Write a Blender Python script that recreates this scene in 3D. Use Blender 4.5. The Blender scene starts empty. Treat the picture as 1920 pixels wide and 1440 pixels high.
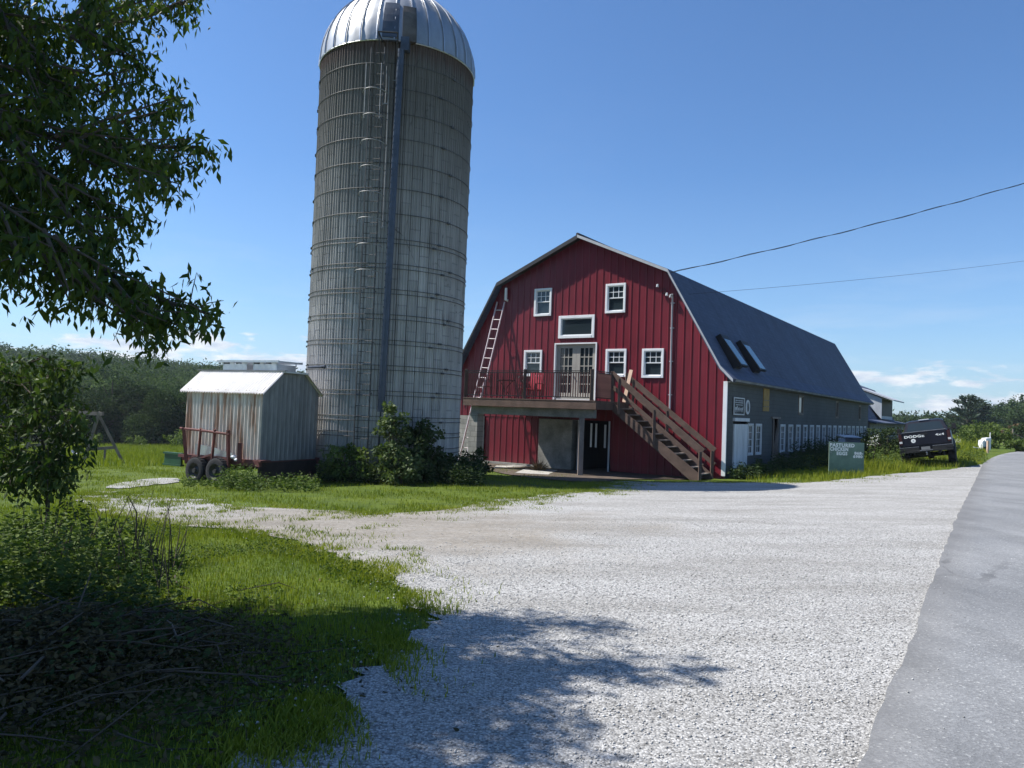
import bpy, math, random
import numpy as np
from mathutils import Vector, Matrix, geometry
from math import sin, cos, radians, pi, sqrt, atan2, hypot
random.seed(7); RNG = np.random.default_rng(7)
scn = bpy.context.scene
COL = scn.collection

# ------------------------------------------------------------------ camera
F = 1420.0; PITCH = math.atan(51/1420); ROLL = 0.037; EYE = 1.6
CM = Matrix.Rotation(pi/2+PITCH, 3, 'X') @ Matrix.Rotation(ROLL, 3, 'Z')
cd = bpy.data.cameras.new('camera'); cam = bpy.data.objects.new('camera', cd); COL.objects.link(cam)
cam.matrix_world = Matrix.Translation((0, 0, EYE)) @ CM.to_4x4()
cd.sensor_width = 36; cd.lens = 36*F/1920; cd.clip_end = 6000; cd.clip_start = 0.05
scn.camera = cam
CP = Vector((0, 0, EYE))
def ray(px, py): return CM @ Vector(((px-960)/F, (720-py)/F, -1.0))
def aty(px, py, y):
    r = ray(px, py); return CP + r*(y/r.y)
def atz(px, py, z):
    r = ray(px, py); return CP + r*((z-EYE)/r.z)

# ------------------------------------------------------------------ terrain height (thin plate spline through surveyed spots)
SPOTS = [(0,0,0),(2,4,0),(4,7,0),(8.6,14.5,0),(21,34,.06),(35,52,.15),(60,85,.4),(0,6,-.02),(-4,8,-.13),(-4,4,-.04),(-8,6,-.1),
 (-9,12,-.33),(0,14,-.25),(4,20,-.36),(7.4,26,-.45),(3,28.7,-.62),(-2,32.5,-.62),(-4,24,-.6),(-7.5,19.5,-.6),(-9.5,23,-.74),
 (10,23,-.2),(12,27,-.16),(15.6,30.6,-.15),(17.6,32,.02),(24,50,0),(-21,37,-1.65),(-16,36,-1.45),(-30,80,-3.4),(-55,80,-4.0),(0,80,-3.0),
 (-40,40,-2.5),(-30,20,-1.3),(-15,10,-.5),(40,30,0),(30,10,0),(0,-12,0),(-20,-8,0),(40,80,.2),(80,60,.2),(-80,30,-3.5)]
_S = np.array(SPOTS, float)
def _U(r2): return np.where(r2 > 0, r2*np.log(np.maximum(r2, 1e-12))*.5, 0)
_n = len(_S); _d2 = ((_S[:, None, :2]-_S[None, :, :2])**2).sum(-1)
_A = np.zeros((_n+3, _n+3)); _A[:_n, :_n] = _U(_d2)+np.eye(_n)*3.0; _A[:_n, _n] = 1; _A[:_n, _n+1:] = _S[:, :2]; _A[_n:, :_n] = _A[:_n, _n:].T
_W = np.linalg.solve(_A, np.concatenate([_S[:, 2], [0, 0, 0]]))
def gv(x, y):
    x = np.asarray(x, float); y = np.asarray(y, float); s = x.shape
    xf = x.ravel(); yf = y.ravel()
    rr = np.hypot(xf, yf-20); k = np.minimum(1, 85/np.maximum(rr, 1e-6))
    cx = xf*k; cy = 20+(yf-20)*k
    out = np.zeros(len(xf))
    for a in range(0, len(xf), 20000):
        d2 = (cx[a:a+20000, None]-_S[None, :, 0])**2+(cy[a:a+20000, None]-_S[None, :, 1])**2
        out[a:a+20000] = _U(d2)@_W[:_n]+_W[_n]+cx[a:a+20000]*_W[_n+1]+cy[a:a+20000]*_W[_n+2]
    return out.reshape(s)
def g(x, y): return float(gv(np.array([x]), np.array([y]))[0])
def gnd(px, py):
    z = -.2
    for _ in range(14):
        p = atz(px, py, z); z = .5*z+.5*g(p.x, p.y)
    return Vector((p.x, p.y, z))

# ------------------------------------------------------------------ mesh building
class MB:
    def __init__(s): s.v = []; s.f = []
    def add(s, vs, fs):
        b = len(s.v); s.v += [Vector(v) for v in vs]; s.f += [tuple(i+b for i in f) for f in fs]; return s
    def obox(s, c, ax, ay, az):
        c = Vector(c); ax = Vector(ax); ay = Vector(ay); az = Vector(az); vs = []
        for k in (-1, 1):
            for j in (-1, 1):
                for i in (-1, 1): vs.append(c+ax*i+ay*j+az*k)
        fs = [(0,2,3,1),(4,5,7,6),(0,1,5,4),(2,6,7,3),(0,4,6,2),(1,3,7,5)]
        if ax.cross(ay).dot(az) < 0: fs = [f[::-1] for f in fs]
        return s.add(vs, fs)
    def box(s, p, q):
        p = Vector(p); q = Vector(q); h = (q-p)/2
        return s.obox((p+q)/2, (abs(h.x),0,0), (0,abs(h.y),0), (0,0,abs(h.z)))
    def beam(s, p, q, w, t, up=(0,0,1)):
        p = Vector(p); q = Vector(q); d = (q-p)/2; n = d.normalized(); u = Vector(up)
        a = n.cross(u)
        if a.length < 1e-4: a = n.cross(Vector((1, 0, 0)))
        a.normalize(); b = a.cross(n)
        return s.obox((p+q)/2, d, a*(w/2), b*(t/2))
    def cyl(s, p, q, r0, r1=None, n=10, caps=True):
        return s.tube([p, q], [r0, r0 if r1 is None else r1], n, caps)
    def tube(s, pts, r, n=8, caps=True, closed=False):
        pts = [Vector(p) for p in pts]; m = len(pts)
        rs = r if isinstance(r, (list, tuple)) else [r]*m
        b = len(s.v); prev = None
        for i, p in enumerate(pts):
            if closed: d = pts[(i+1) % m]-pts[i-1]
            else: d = pts[min(i+1, m-1)]-pts[max(i-1, 0)]
            d.normalize()
            if prev is None:
                a = d.cross(Vector((0, 0, 1)))
                if a.length < .05: a = d.cross(Vector((1, 0, 0)))
            else:
                a = prev-d*prev.dot(d)
            a.normalize(); prev = a.copy(); c = d.cross(a)
            for k in range(n):
                t = 2*pi*k/n; s.v.append(p+(a*cos(t)+c*sin(t))*rs[i])
        for i in range(m if closed else m-1):
            j = (i+1) % m
            for k in range(n):
                k2 = (k+1) % n
                s.f.append((b+i*n+k, b+i*n+k2, b+j*n+k2, b+j*n+k))
        if caps and not closed:
            s.f.append(tuple(b+k for k in range(n))[::-1]); s.f.append(tuple(b+(m-1)*n+k for k in range(n)))
        return s
    def lathe(s, c, prof, n=32, axis=None, cap=True):
        c = Vector(c); az = Vector(axis or (0, 0, 1)).normalized()
        ax = az.cross(Vector((0, 0, 1)))
        if ax.length < .01: ax = Vector((1, 0, 0))
        ax.normalize(); ay = az.cross(ax); b = len(s.v); m = len(prof)
        for r, h in prof:
            for k in range(n):
                t = 2*pi*k/n; s.v.append(c+ax*(r*cos(t))+ay*(r*sin(t))+az*h)
        for i in range(m-1):
            for k in range(n):
                k2 = (k+1) % n; s.f.append((b+i*n+k, b+i*n+k2, b+(i+1)*n+k2, b+(i+1)*n+k))
        if cap:
            s.f.append(tuple(b+k for k in range(n))[::-1]); s.f.append(tuple(b+(m-1)*n+k for k in range(n)))
        return s
    def prism(s, poly, ext):
        poly = [Vector(p) for p in poly]; e = Vector(ext); n = len(poly)
        vs = poly+[p+e for p in poly]
        fs = [tuple(range(n))[::-1], tuple(range(n, 2*n))]+[(i, (i+1) % n, n+(i+1) % n, n+i) for i in range(n)]
        return s.add(vs, fs)
    def quad(s, a, b, c, d): return s.add([a, b, c, d], [(0, 1, 2, 3)])

def origin(o):
    v = Vector((0, 0, 0))
    while o is not None: v += o.location; o = o.parent
    return v
def mk(name, mb, mat, parent=None, smooth=False, base=None, local=False, bevel=0):
    me = bpy.data.meshes.new(name)
    o = bpy.data.objects.new(name, me); COL.objects.link(o)
    if parent is not None: o.parent = parent
    if base is not None: o.location = base
    off = Vector((0, 0, 0)) if local else origin(o)
    me.from_pydata([tuple(v-off) for v in mb.v], [], mb.f)
    me.materials.append(mat)
    if smooth:
        me.polygons.foreach_set('use_smooth', [True]*len(me.polygons))
        try: me.set_sharp_from_angle(angle=radians(40))
        except Exception: pass
    me.update()
    if bevel:
        m = o.modifiers.new('edge', 'BEVEL'); m.width = bevel; m.segments = 2; m.limit_method = 'ANGLE'
    return o
def npmesh(name, v, f, mat, parent=None, base=None, attr=None):
    v = np.asarray(v, np.float32); f = np.asarray(f, np.int32)
    me = bpy.data.meshes.new(name); o = bpy.data.objects.new(name, me); COL.objects.link(o)
    if parent is not None: o.parent = parent
    if base is not None: o.location = base
    off = np.array(origin(o), np.float32); v = v-off
    me.vertices.add(len(v)); me.vertices.foreach_set('co', v.ravel())
    k = f.shape[1]; me.loops.add(f.size); me.loops.foreach_set('vertex_index', f.ravel())
    me.polygons.add(len(f)); me.polygons.foreach_set('loop_start', np.arange(0, f.size, k, dtype=np.int32))
    me.polygons.foreach_set('loop_total', np.full(len(f), k, np.int32))
    if attr is not None:
        a = me.attributes.new('tone', 'FLOAT', 'FACE'); a.data.foreach_set('value', np.asarray(attr, np.float32))
    me.materials.append(mat); me.update(calc_edges=True); me.validate(); return o
def thing(name, label, cat, loc, group=None):
    o = bpy.data.objects.new(name, None); COL.objects.link(o); o.location = loc; o.empty_display_size = .2
    return tag(o, label, cat, group)
def tag(o, label, cat, group=None):
    o['label'] = label; o['category'] = cat
    if group: o['group'] = group
    return o
def kind(o, k): o['kind'] = k; return o
def dup(o, parent=None):
    c = o.copy(); COL.objects.link(c); c.parent = parent
    for ch in list(o.children): dup(ch, c)
    return c

# ------------------------------------------------------------------ materials
def newmat(name):
    m = bpy.data.materials.new(name); m.use_nodes = True; nt = m.node_tree; nt.nodes.clear()
    out = nt.nodes.new('ShaderNodeOutputMaterial'); return m, nt, out
class NT:
    def __init__(s, nt): s.nt = nt
    def n(s, t, **k):
        x = s.nt.nodes.new('ShaderNode'+t)
        for a, b in k.items(): setattr(x, a, b)
        return x
    def l(s, a, b): s.nt.links.new(a, b)
    def val(s, x, i):
        if isinstance(x, (int, float)): i.default_value = x
        elif isinstance(x, (tuple, list)): i.default_value = (*x, 1) if len(x) == 3 and i.type == 'RGBA' else x
        else: s.l(x, i)
    def coord(s, kind='Object', scale=(1, 1, 1), rot=(0, 0, 0)):
        if kind == 'Position': c = s.n('NewGeometry').outputs['Position']
        else: c = s.n('TexCoord').outputs[kind]
        m = s.n('Mapping'); m.inputs['Scale'].default_value = scale; m.inputs['Rotation'].default_value = rot; s.l(c, m.inputs['Vector']); return m.outputs[0]
    def noise(s, vec, scale, detail=4, rough=.55, dist=0):
        x = s.n('TexNoise'); s.l(vec, x.inputs['Vector']); x.inputs['Scale'].default_value = scale; x.inputs['Detail'].default_value = detail
        x.inputs['Roughness'].default_value = rough; x.inputs['Distortion'].default_value = dist; return x.outputs['Fac']
    def vor(s, vec, scale, feature='F1', out='Distance'):
        x = s.n('TexVoronoi', feature=feature); s.l(vec, x.inputs['Vector']); x.inputs['Scale'].default_value = scale; return x.outputs[out]
    def ramp(s, fac, stops):
        r = s.n('ValToRGB'); e = r.color_ramp.elements
        while len(e) < len(stops): e.new(.5)
        for k, (p, c) in enumerate(stops):
            e[k].position = p; c = (c, c, c) if isinstance(c, (int, float)) else c; e[k].color = (*c, 1)
        s.l(fac, r.inputs[0]); return r.outputs[0]
    def mix(s, fac, a, b, mode='MIX'):
        x = s.n('Mix', data_type='RGBA', blend_type=mode); s.val(fac, x.inputs[0]); s.val(a, x.inputs[6]); s.val(b, x.inputs[7]); return x.outputs[2]
    def math(s, op, a, b=0.0, c=0.0, clamp=False):
        x = s.n('Math', operation=op); x.use_clamp = clamp
        s.val(a, x.inputs[0]); s.val(b, x.inputs[1])
        if len(x.inputs) > 2: s.val(c, x.inputs[2])
        return x.outputs[0]
    def bump(s, h, strength=.3, dist=.02, nrm=None):
        b = s.n('Bump'); b.inputs['Strength'].default_value = strength; b.inputs['Distance'].default_value = dist; s.l(h, b.inputs['Height'])
        if nrm is not None: s.l(nrm, b.inputs['Normal'])
        return b.outputs[0]
    def bsdf(s, out, col, rough=.7, metal=0, nrm=None, spec=.5, **kw):
        p = s.n('BsdfPrincipled'); s.val(col, p.inputs['Base Color']); s.val(rough, p.inputs['Roughness']); s.val(metal, p.inputs['Metallic'])
        p.inputs['Specular IOR Level'].default_value = spec
        for k, v in kw.items(): s.val(v, p.inputs[k.replace('_', ' ')])
        if nrm is not None: s.l(nrm, p.inputs['Normal'])
        s.l(p.outputs[0], out.inputs[0]); return p
def sc(c, k): return tuple(min(1, x*k) for x in c)
def pm(name, col, rough=.7, metal=0, var=.2, scale=3, bump=0, bscale=30, col2=None, st=(1, 1, 1), spec=.4, fine=.12):
    m, nt, out = newmat(name); N = NT(nt); v = N.coord('Object', st)
    a = N.noise(v, scale, 5); c = N.ramp(a, [(.32, col2 or sc(col, 1-var)), (.68, sc(col, 1+var*.6))])
    b = N.noise(v, scale*11, 3); c = N.mix(1.0, c, N.ramp(b, [(.3, 1-fine), (.7, 1.0)]), 'MULTIPLY')
    nr = N.bump(N.noise(v, bscale, 3), bump, .02) if bump else None
    rr = N.math('MULTIPLY_ADD', b, .25, max(.02, rough-.12))
    N.bsdf(out, c, rr, metal, nr, spec); return m
def leafmat(name, c1, c2, trans=.25, rough=.5, spec=.3):
    m, nt, out = newmat(name); N = NT(nt)
    a = N.n('Attribute', attribute_name='tone').outputs['Fac']
    c = N.ramp(a, [(0, c1), (1, c2)])
    p = N.n('BsdfPrincipled'); N.l(c, p.inputs['Base Color']); p.inputs['Roughness'].default_value = rough; p.inputs['Specular IOR Level'].default_value = spec
    t = N.n('BsdfTranslucent'); N.l(N.mix(1.0, c, (1.0, 1.15, .45), 'MULTIPLY'), t.inputs[0])
    x = N.n('MixShader'); x.inputs[0].default_value = trans; N.l(p.outputs[0], x.inputs[1]); N.l(t.outputs[0], x.inputs[2]); N.l(x.outputs[0], out.inputs[0]); return m
M = {}
M['white'] = pm('white_paint', (.78, .79, .8), .45, var=.08, scale=2, fine=.05)
M['whitewood'] = pm('weathered_white_paint', (.62, .63, .64), .7, var=.22, scale=3, bump=.2, bscale=12, st=(1, 1, .3))
M['greytrim'] = pm('grey_trim', (.45, .46, .48), .5, var=.15)
M['darktrim'] = pm('dark_fascia', (.03, .03, .035), .6, var=.3)
M['deckwood'] = pm('brown_stained_wood', (.118, .076, .058), .75, var=.3, scale=4, bump=.25, bscale=25, st=(1, 1, 1))
M['greywood'] = pm('weathered_grey_wood', (.24, .2, .17), .85, var=.35, scale=3, bump=.4, bscale=18, st=(1, 1, .25), fine=.25)
M['palewood'] = pm('pale_orange_wood', (.72, .5, .36), .7, var=.12, scale=5)
M['doortan'] = pm('taupe_door_paint', (.36, .34, .3), .5, var=.1)
M['concrete'] = pm('old_concrete', (.3, .29, .26), .9, var=.4, scale=1.6, bump=.35, bscale=14, fine=.25)
M['iron'] = pm('black_iron', (.012, .012, .013), .5, var=.3)
M['hoop'] = pm('dull_galvanised_rod', (.085, .085, .085), .6, .4, var=.4, scale=2)
M['galv'] = pm('galvanised_steel', (.55, .56, .58), .35, .8, var=.2, scale=2)
M['alum'] = pm('ladder_aluminium', (.68, .58, .58), .4, .25, var=.1)
M['guard'] = pm('weathered_guard_rod', (.28, .28, .28), .6, .3, var=.3)
M['baluster'] = pm('red_brown_baluster', (.2, .09, .07), .75, var=.3, scale=4)
M['pipe'] = pm('grey_blue_pipe', (.06, .075, .105), .4, .1, var=.25, scale=3)
M['rust'] = pm('rusty_red_steel', (.14, .048, .04), .75, .1, var=.5, scale=4, col2=(.09, .035, .03), bump=.2)
M['rubber'] = pm('tyre_rubber', (.022, .022, .024), .85, var=.4, scale=4, bump=.2)
M['rim'] = pm('dirty_rim', (.06, .058, .055), .6, .4, var=.4, scale=6)
M['redplastic'] = pm('red_chair_paint', (.36, .03, .048), .45, var=.1)
M['truckpaint'] = pm('black_blue_paint', (.006, .007, .016), .38, 0, var=.3, scale=2, spec=.3, fine=.05)
M['blackplastic'] = pm('black_plastic', (.015, .015, .017), .6, var=.3)
M['chrome'] = pm('dull_chrome', (.3, .3, .33), .3, .8, var=.2)
M['lampred'] = pm('red_lamp_plastic', (.04, .006, .008), .25, var=.1)
M['signgreen'] = pm('faded_green_plywood', (.15, .23, .18), .75, var=.25, scale=2.2, bump=.15, bscale=10, fine=.15)
M['letter'] = pm('white_lettering', (.85, .86, .84), .6, var=.05)
M['signblack'] = pm('black_sign_board', (.02, .022, .024), .6, var=.2)
M['bluetarp'] = pm('blue_plastic', (.012, .03, .07), .5, var=.25)
M['greenmetal'] = pm('green_metal', (.02, .075, .03), .5, var=.3)
M['cheek'] = pm('pale_grey_boards', (.5, .53, .56), .8, var=.15, st=(1, 1, .3))
M['greyshed'] = pm('grey_boards', (.2, .21, .22), .85, var=.3, scale=2, bump=.3, bscale=10, st=(1, 1, .3))
M['yellow'] = pm('yellowed_plywood', (.34, .22, .07), .8, var=.25, scale=3)
M['bark'] = pm('brown_bark', (.09, .07, .055), .95, var=.4, scale=5, bump=.8, bscale=16, st=(1, 1, .35))
M['stick'] = pm('dry_stick', (.085, .065, .048), .9, var=.45, scale=3, bump=.3)
M['deadgrass'] = pm('dead_grass', (.3, .22, .13), .9, var=.3)
M['cable'] = pm('cable_black', (.02, .02, .022), .6, var=.2)
M['stone'] = pm('pale_flagstone', (.42, .4, .36), .9, var=.25, scale=3, bump=.3)
M['soil'] = pm('brown_soil', (.1, .075, .055), .95, var=.35, scale=4, bump=.5, bscale=12)
def glass(name, col=(.02, .03, .035), rough=.06):
    m, nt, out = newmat(name); N = NT(nt); N.bsdf(out, col, rough, 0, None, .6); return m
M['glass'] = glass('dark_window_glass'); M['skyglass'] = glass('skylight_glass', (.03, .1, .13), .12)
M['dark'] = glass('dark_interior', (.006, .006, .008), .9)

def m_redmetal():
    m, nt, out = newmat('red_steel_siding'); N = NT(nt); v = N.coord('Object')
    a = N.noise(v, .6, 5); c = N.ramp(a, [(.3, (.15, .009, .019)), (.7, (.2, .012, .026))])
    d = N.noise(N.coord('Object', (1, 1, .12)), 5, 5); c = N.mix(1.0, c, N.ramp(d, [(.3, .74), (.7, 1.0)]), 'MULTIPLY')
    zz = N.n('SeparateXYZ'); N.l(v, zz.inputs[0]); mud = N.ramp(N.math('ADD', N.math('MULTIPLY', zz.outputs[2], .5), N.math('MULTIPLY', a, .5)), [(.2, .6), (.55, 0.0)]); c = N.mix(mud, c, (.16, .05, .045))
    N.bsdf(out, c, .42, 0, N.bump(N.noise(v, 2.5, 2), .12, .05), .4); return m
M['red'] = m_redmetal()
def m_sidewall():
    m, nt, out = newmat('grey_shingle_wall'); N = NT(nt); v = N.coord('Object', (1, 1, 1), (0, 0, 0))
    x = N.n('SeparateXYZ'); N.l(N.n('TexCoord').outputs['Object'], x.inputs[0])
    cmb = N.n('CombineXYZ'); N.l(N.math('ADD', N.math('MULTIPLY', x.outputs[0], .5635), N.math('MULTIPLY', x.outputs[1], .826)), cmb.inputs[0]); N.l(x.outputs[2], cmb.inputs[1])
    b = N.n('TexBrick'); N.l(cmb.outputs[0], b.inputs['Vector']); b.inputs['Scale'].default_value = 1; b.inputs['Brick Width'].default_value = .42; b.inputs['Row Height'].default_value = .16
    b.inputs['Mortar Size'].default_value = .006; b.inputs['Color1'].default_value = (.075, .083, .085, 1); b.inputs['Color2'].default_value = (.088, .094, .094, 1); b.inputs['Mortar'].default_value = (.05, .05, .05, 1)
    a = N.noise(v, .7, 5); c = N.mix(1.0, b.outputs['Color'], N.ramp(a, [(.3, (.7, .68, .66)), (.7, (1.0, 1.0, 1.0))]), 'MULTIPLY')
    N.bsdf(out, c, .85, 0, N.bump(b.outputs['Fac'], .4, .012)); return m
M['sidewall'] = m_sidewall()
def m_block():
    m, nt, out = newmat('concrete_block'); N = NT(nt)
    x = N.n('SeparateXYZ'); N.l(N.n('TexCoord').outputs['Object'], x.inputs[0])
    cmb = N.n('CombineXYZ'); N.l(N.math('ADD', N.math('MULTIPLY', x.outputs[0], -.826), N.math('MULTIPLY', x.outputs[1], .5635)), cmb.inputs[0]); N.l(x.outputs[2], cmb.inputs[1])
    b = N.n('TexBrick'); N.l(cmb.outputs[0], b.inputs['Vector']); b.inputs['Scale'].default_value = 1; b.inputs['Brick Width'].default_value = .4; b.inputs['Row Height'].default_value = .2
    b.inputs['Mortar Size'].default_value = .008; b.inputs['Color1'].default_value = (.36, .34, .31, 1); b.inputs['Color2'].default_value = (.28, .27, .25, 1); b.inputs['Mortar'].default_value = (.16, .15, .14, 1)
    v = N.coord('Object'); c = N.mix(1.0, b.outputs['Color'], N.ramp(N.noise(v, 2, 5), [(.3, .65), (.7, 1.0)]), 'MULTIPLY')
    N.bsdf(out, c, .92, 0, N.bump(b.outputs['Fac'], .5, -.01)); return m
M['block'] = m_block()
def m_roof(name='slate_grey_roof', col=(.072, .09, .142)):
    m, nt, out = newmat(name); N = NT(nt); v = N.coord('Object')
    x = N.n('SeparateXYZ'); N.l(N.n('TexCoord').outputs['Object'], x.inputs[0])
    cmb = N.n('CombineXYZ'); N.l(N.math('ADD', N.math('MULTIPLY', x.outputs[0], .5635), N.math('MULTIPLY', x.outputs[1], .826)), cmb.inputs[0]); N.l(x.outputs[2], cmb.inputs[1])
    b = N.n('TexBrick'); N.l(cmb.outputs[0], b.inputs['Vector']); b.inputs['Scale'].default_value = 1; b.inputs['Brick Width'].default_value = .33; b.inputs['Row Height'].default_value = .14
    b.inputs['Mortar Size'].default_value = .004; b.inputs['Color1'].default_value = (*sc(col, .9), 1); b.inputs['Color2'].default_value = (*sc(col, 1.12), 1); b.inputs['Mortar'].default_value = (*sc(col, .5), 1)
    a = N.noise(N.coord('Object', (1, 1, .25)), .5, 6); c = N.mix(1.0, b.outputs['Color'], N.ramp(a, [(.3, .78), (.7, 1.0)]), 'MULTIPLY')
    cs = N.n('CombineXYZ'); N.l(N.math('MULTIPLY', N.math('ADD', N.math('MULTIPLY', x.outputs[0], .5635), N.math('MULTIPLY', x.outputs[1], .826)), 1.0), cs.inputs[0]); N.l(N.math('MULTIPLY', x.outputs[2], .06), cs.inputs[1])
    sn_ = N.noise(cs.outputs[0], 2.6, 5, .7); c = N.mix(1.0, c, N.ramp(sn_, [(.34, .72), (.5, 1.0), (.7, 1.12)]), 'MULTIPLY')
    N.bsdf(out, c, .75, 0, N.bump(b.outputs['Fac'], .25, -.006), .35); return m
M['roof'] = m_roof()
def m_silo():
    m, nt, out = newmat('concrete_stave'); N = NT(nt)
    tc = N.n('TexCoord').outputs['Object']; x = N.n('SeparateXYZ'); N.l(tc, x.inputs[0])
    ang = N.math('ARCTAN2', x.outputs[1], x.outputs[0]); arc = N.math('MULTIPLY', ang, 48/(2*pi))
    z = x.outputs[2]
    cmb = N.n('CombineXYZ'); N.l(z, cmb.inputs[0]); N.l(arc, cmb.inputs[1])
    b = N.n('TexBrick'); N.l(cmb.outputs[0], b.inputs['Vector']); b.inputs['Scale'].default_value = 1; b.inputs['Brick Width'].default_value = 1.5; b.inputs['Row Height'].default_value = 1.0
    b.inputs['Mortar Size'].default_value = .022; b.inputs['Mortar Smooth'].default_value = .3; b.inputs['Bias'].default_value = 0
    b.inputs['Color1'].default_value = (.5, .488, .465, 1); b.inputs['Color2'].default_value = (.58, .567, .545, 1); b.inputs['Mortar'].default_value = (.42, .415, .41, 1)
    fr_ = N.math('FRACT', arc); seam = N.math('MINIMUM', fr_, N.math('SUBTRACT', 1.0, fr_)); sm = N.ramp(seam, [(.02, 1.0), (.06, 0.0)])
    c2 = N.n('CombineXYZ'); N.l(N.math('MULTIPLY', arc, .6), c2.inputs[0]); N.l(N.math('MULTIPLY', z, .11), c2.inputs[1])
    st = N.noise(c2.outputs[0], 2.2, 6, .65); c3 = N.noise(tc, .8, 6, .6)
    c = N.mix(1.0, b.outputs['Color'], N.ramp(st, [(.3, .55), (.65, 1.0)]), 'MULTIPLY')
    c = N.mix(1.0, c, N.ramp(c3, [(.3, .75), (.65, 1.0)]), 'MULTIPLY')
    c = N.mix(N.math('MULTIPLY', sm, N.ramp(c3, [(.35, .9), (.65, .45)])), c, (.09, .088, .085))
    # weather stain coming down from the roof edge
    zz = N.math('ADD', z, N.math('MULTIPLY', st, 3.4))
    top = N.ramp(N.math('DIVIDE', zz, 16.0), [(.42, 0.0), (.86, 1.0)])
    c = N.mix(N.math('MULTIPLY', top, .84), c, (.084, .074, .06))
    band = N.ramp(N.math('DIVIDE', N.math('ADD', z, N.math('MULTIPLY', N.noise(c2.outputs[0], 5, 3), .9)), 16.0), [(.80, 0.0), (.83, 1.0)])
    c = N.mix(N.math('MULTIPLY', band, .7), c, (.085, .045, .035))
    low = N.ramp(N.math('DIVIDE', N.math('ADD', z, N.math('MULTIPLY', c3, 1.8)), 16), [(.05, 1.0), (.14, 0.0)])
    c = N.mix(N.math('MULTIPLY', low, .5), c, (.1, .12, .06))
    cr = N.vor(N.coord('Object', (.7, .7, .35)), 1.2, 'DISTANCE_TO_EDGE'); crm = N.ramp(N.math('ADD', cr, N.math('MULTIPLY', N.noise(tc, 3, 4), .05)), [(.026, 1.0), (.034, 0.0)])
    c = N.mix(N.math('MULTIPLY', crm, N.ramp(N.noise(tc, .45, 2), [(.5, 0.0), (.6, .6)])), c, (.05, .045, .04))
    N.bsdf(out, c, .88, 0, N.bump(b.outputs['Fac'], .5, -.012), .25); return m
M['silo'] = m_silo()
def m_dome():
    m, nt, out = newmat('galvanised_dome'); N = NT(nt); v = N.coord('Object')
    a = N.noise(N.coord('Object', (1, 1, .4)), 2.0, 5); c = N.ramp(a, [(.3, (.27, .275, .28)), (.7, (.45, .455, .46))])
    N.bsdf(out, c, N.ramp(a, [(.3, .55), (.7, .42)]), .75, N.bump(N.noise(v, 1.5, 2), .2, .1)); return m
M['dome'] = m_dome()
def m_coopwall(dull=False):
    m, nt, out = newmat('grey_corrugated_wall' if dull else 'rusty_corrugated_wall'); N = NT(nt); tc = N.n('TexCoord').outputs['Object']
    v = N.coord('Object', (3.2, 3.2, .35)); a = N.noise(v, 1.6, 5, .6)
    if dull: c = N.ramp(a, [(.25, (.17, .165, .16)), (.5, (.235, .23, .225)), (.75, (.31, .3, .29))])
    else: c = N.ramp(a, [(.38, (.8, .71, .62)), (.52, (.68, .54, .44)), (.58, (.46, .27, .18)), (.7, (.34, .17, .1))])
    b = N.noise(N.coord('Object', (1, 1, .3)), 9, 5); c = N.mix(1.0, c, N.ramp(b, [(.3, .7), (.7, 1.0)]), 'MULTIPLY')
    N.bsdf(out, c, .6, .15, N.bump(b, .2, .01)); return m
M['coopwall'] = m_coopwall(); M['coopend'] = m_coopwall(True)
M['cooproof'] = pm('bright_galvanised_roof', (.64, .62, .6), .55, .2, var=.15, scale=1.5)

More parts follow.
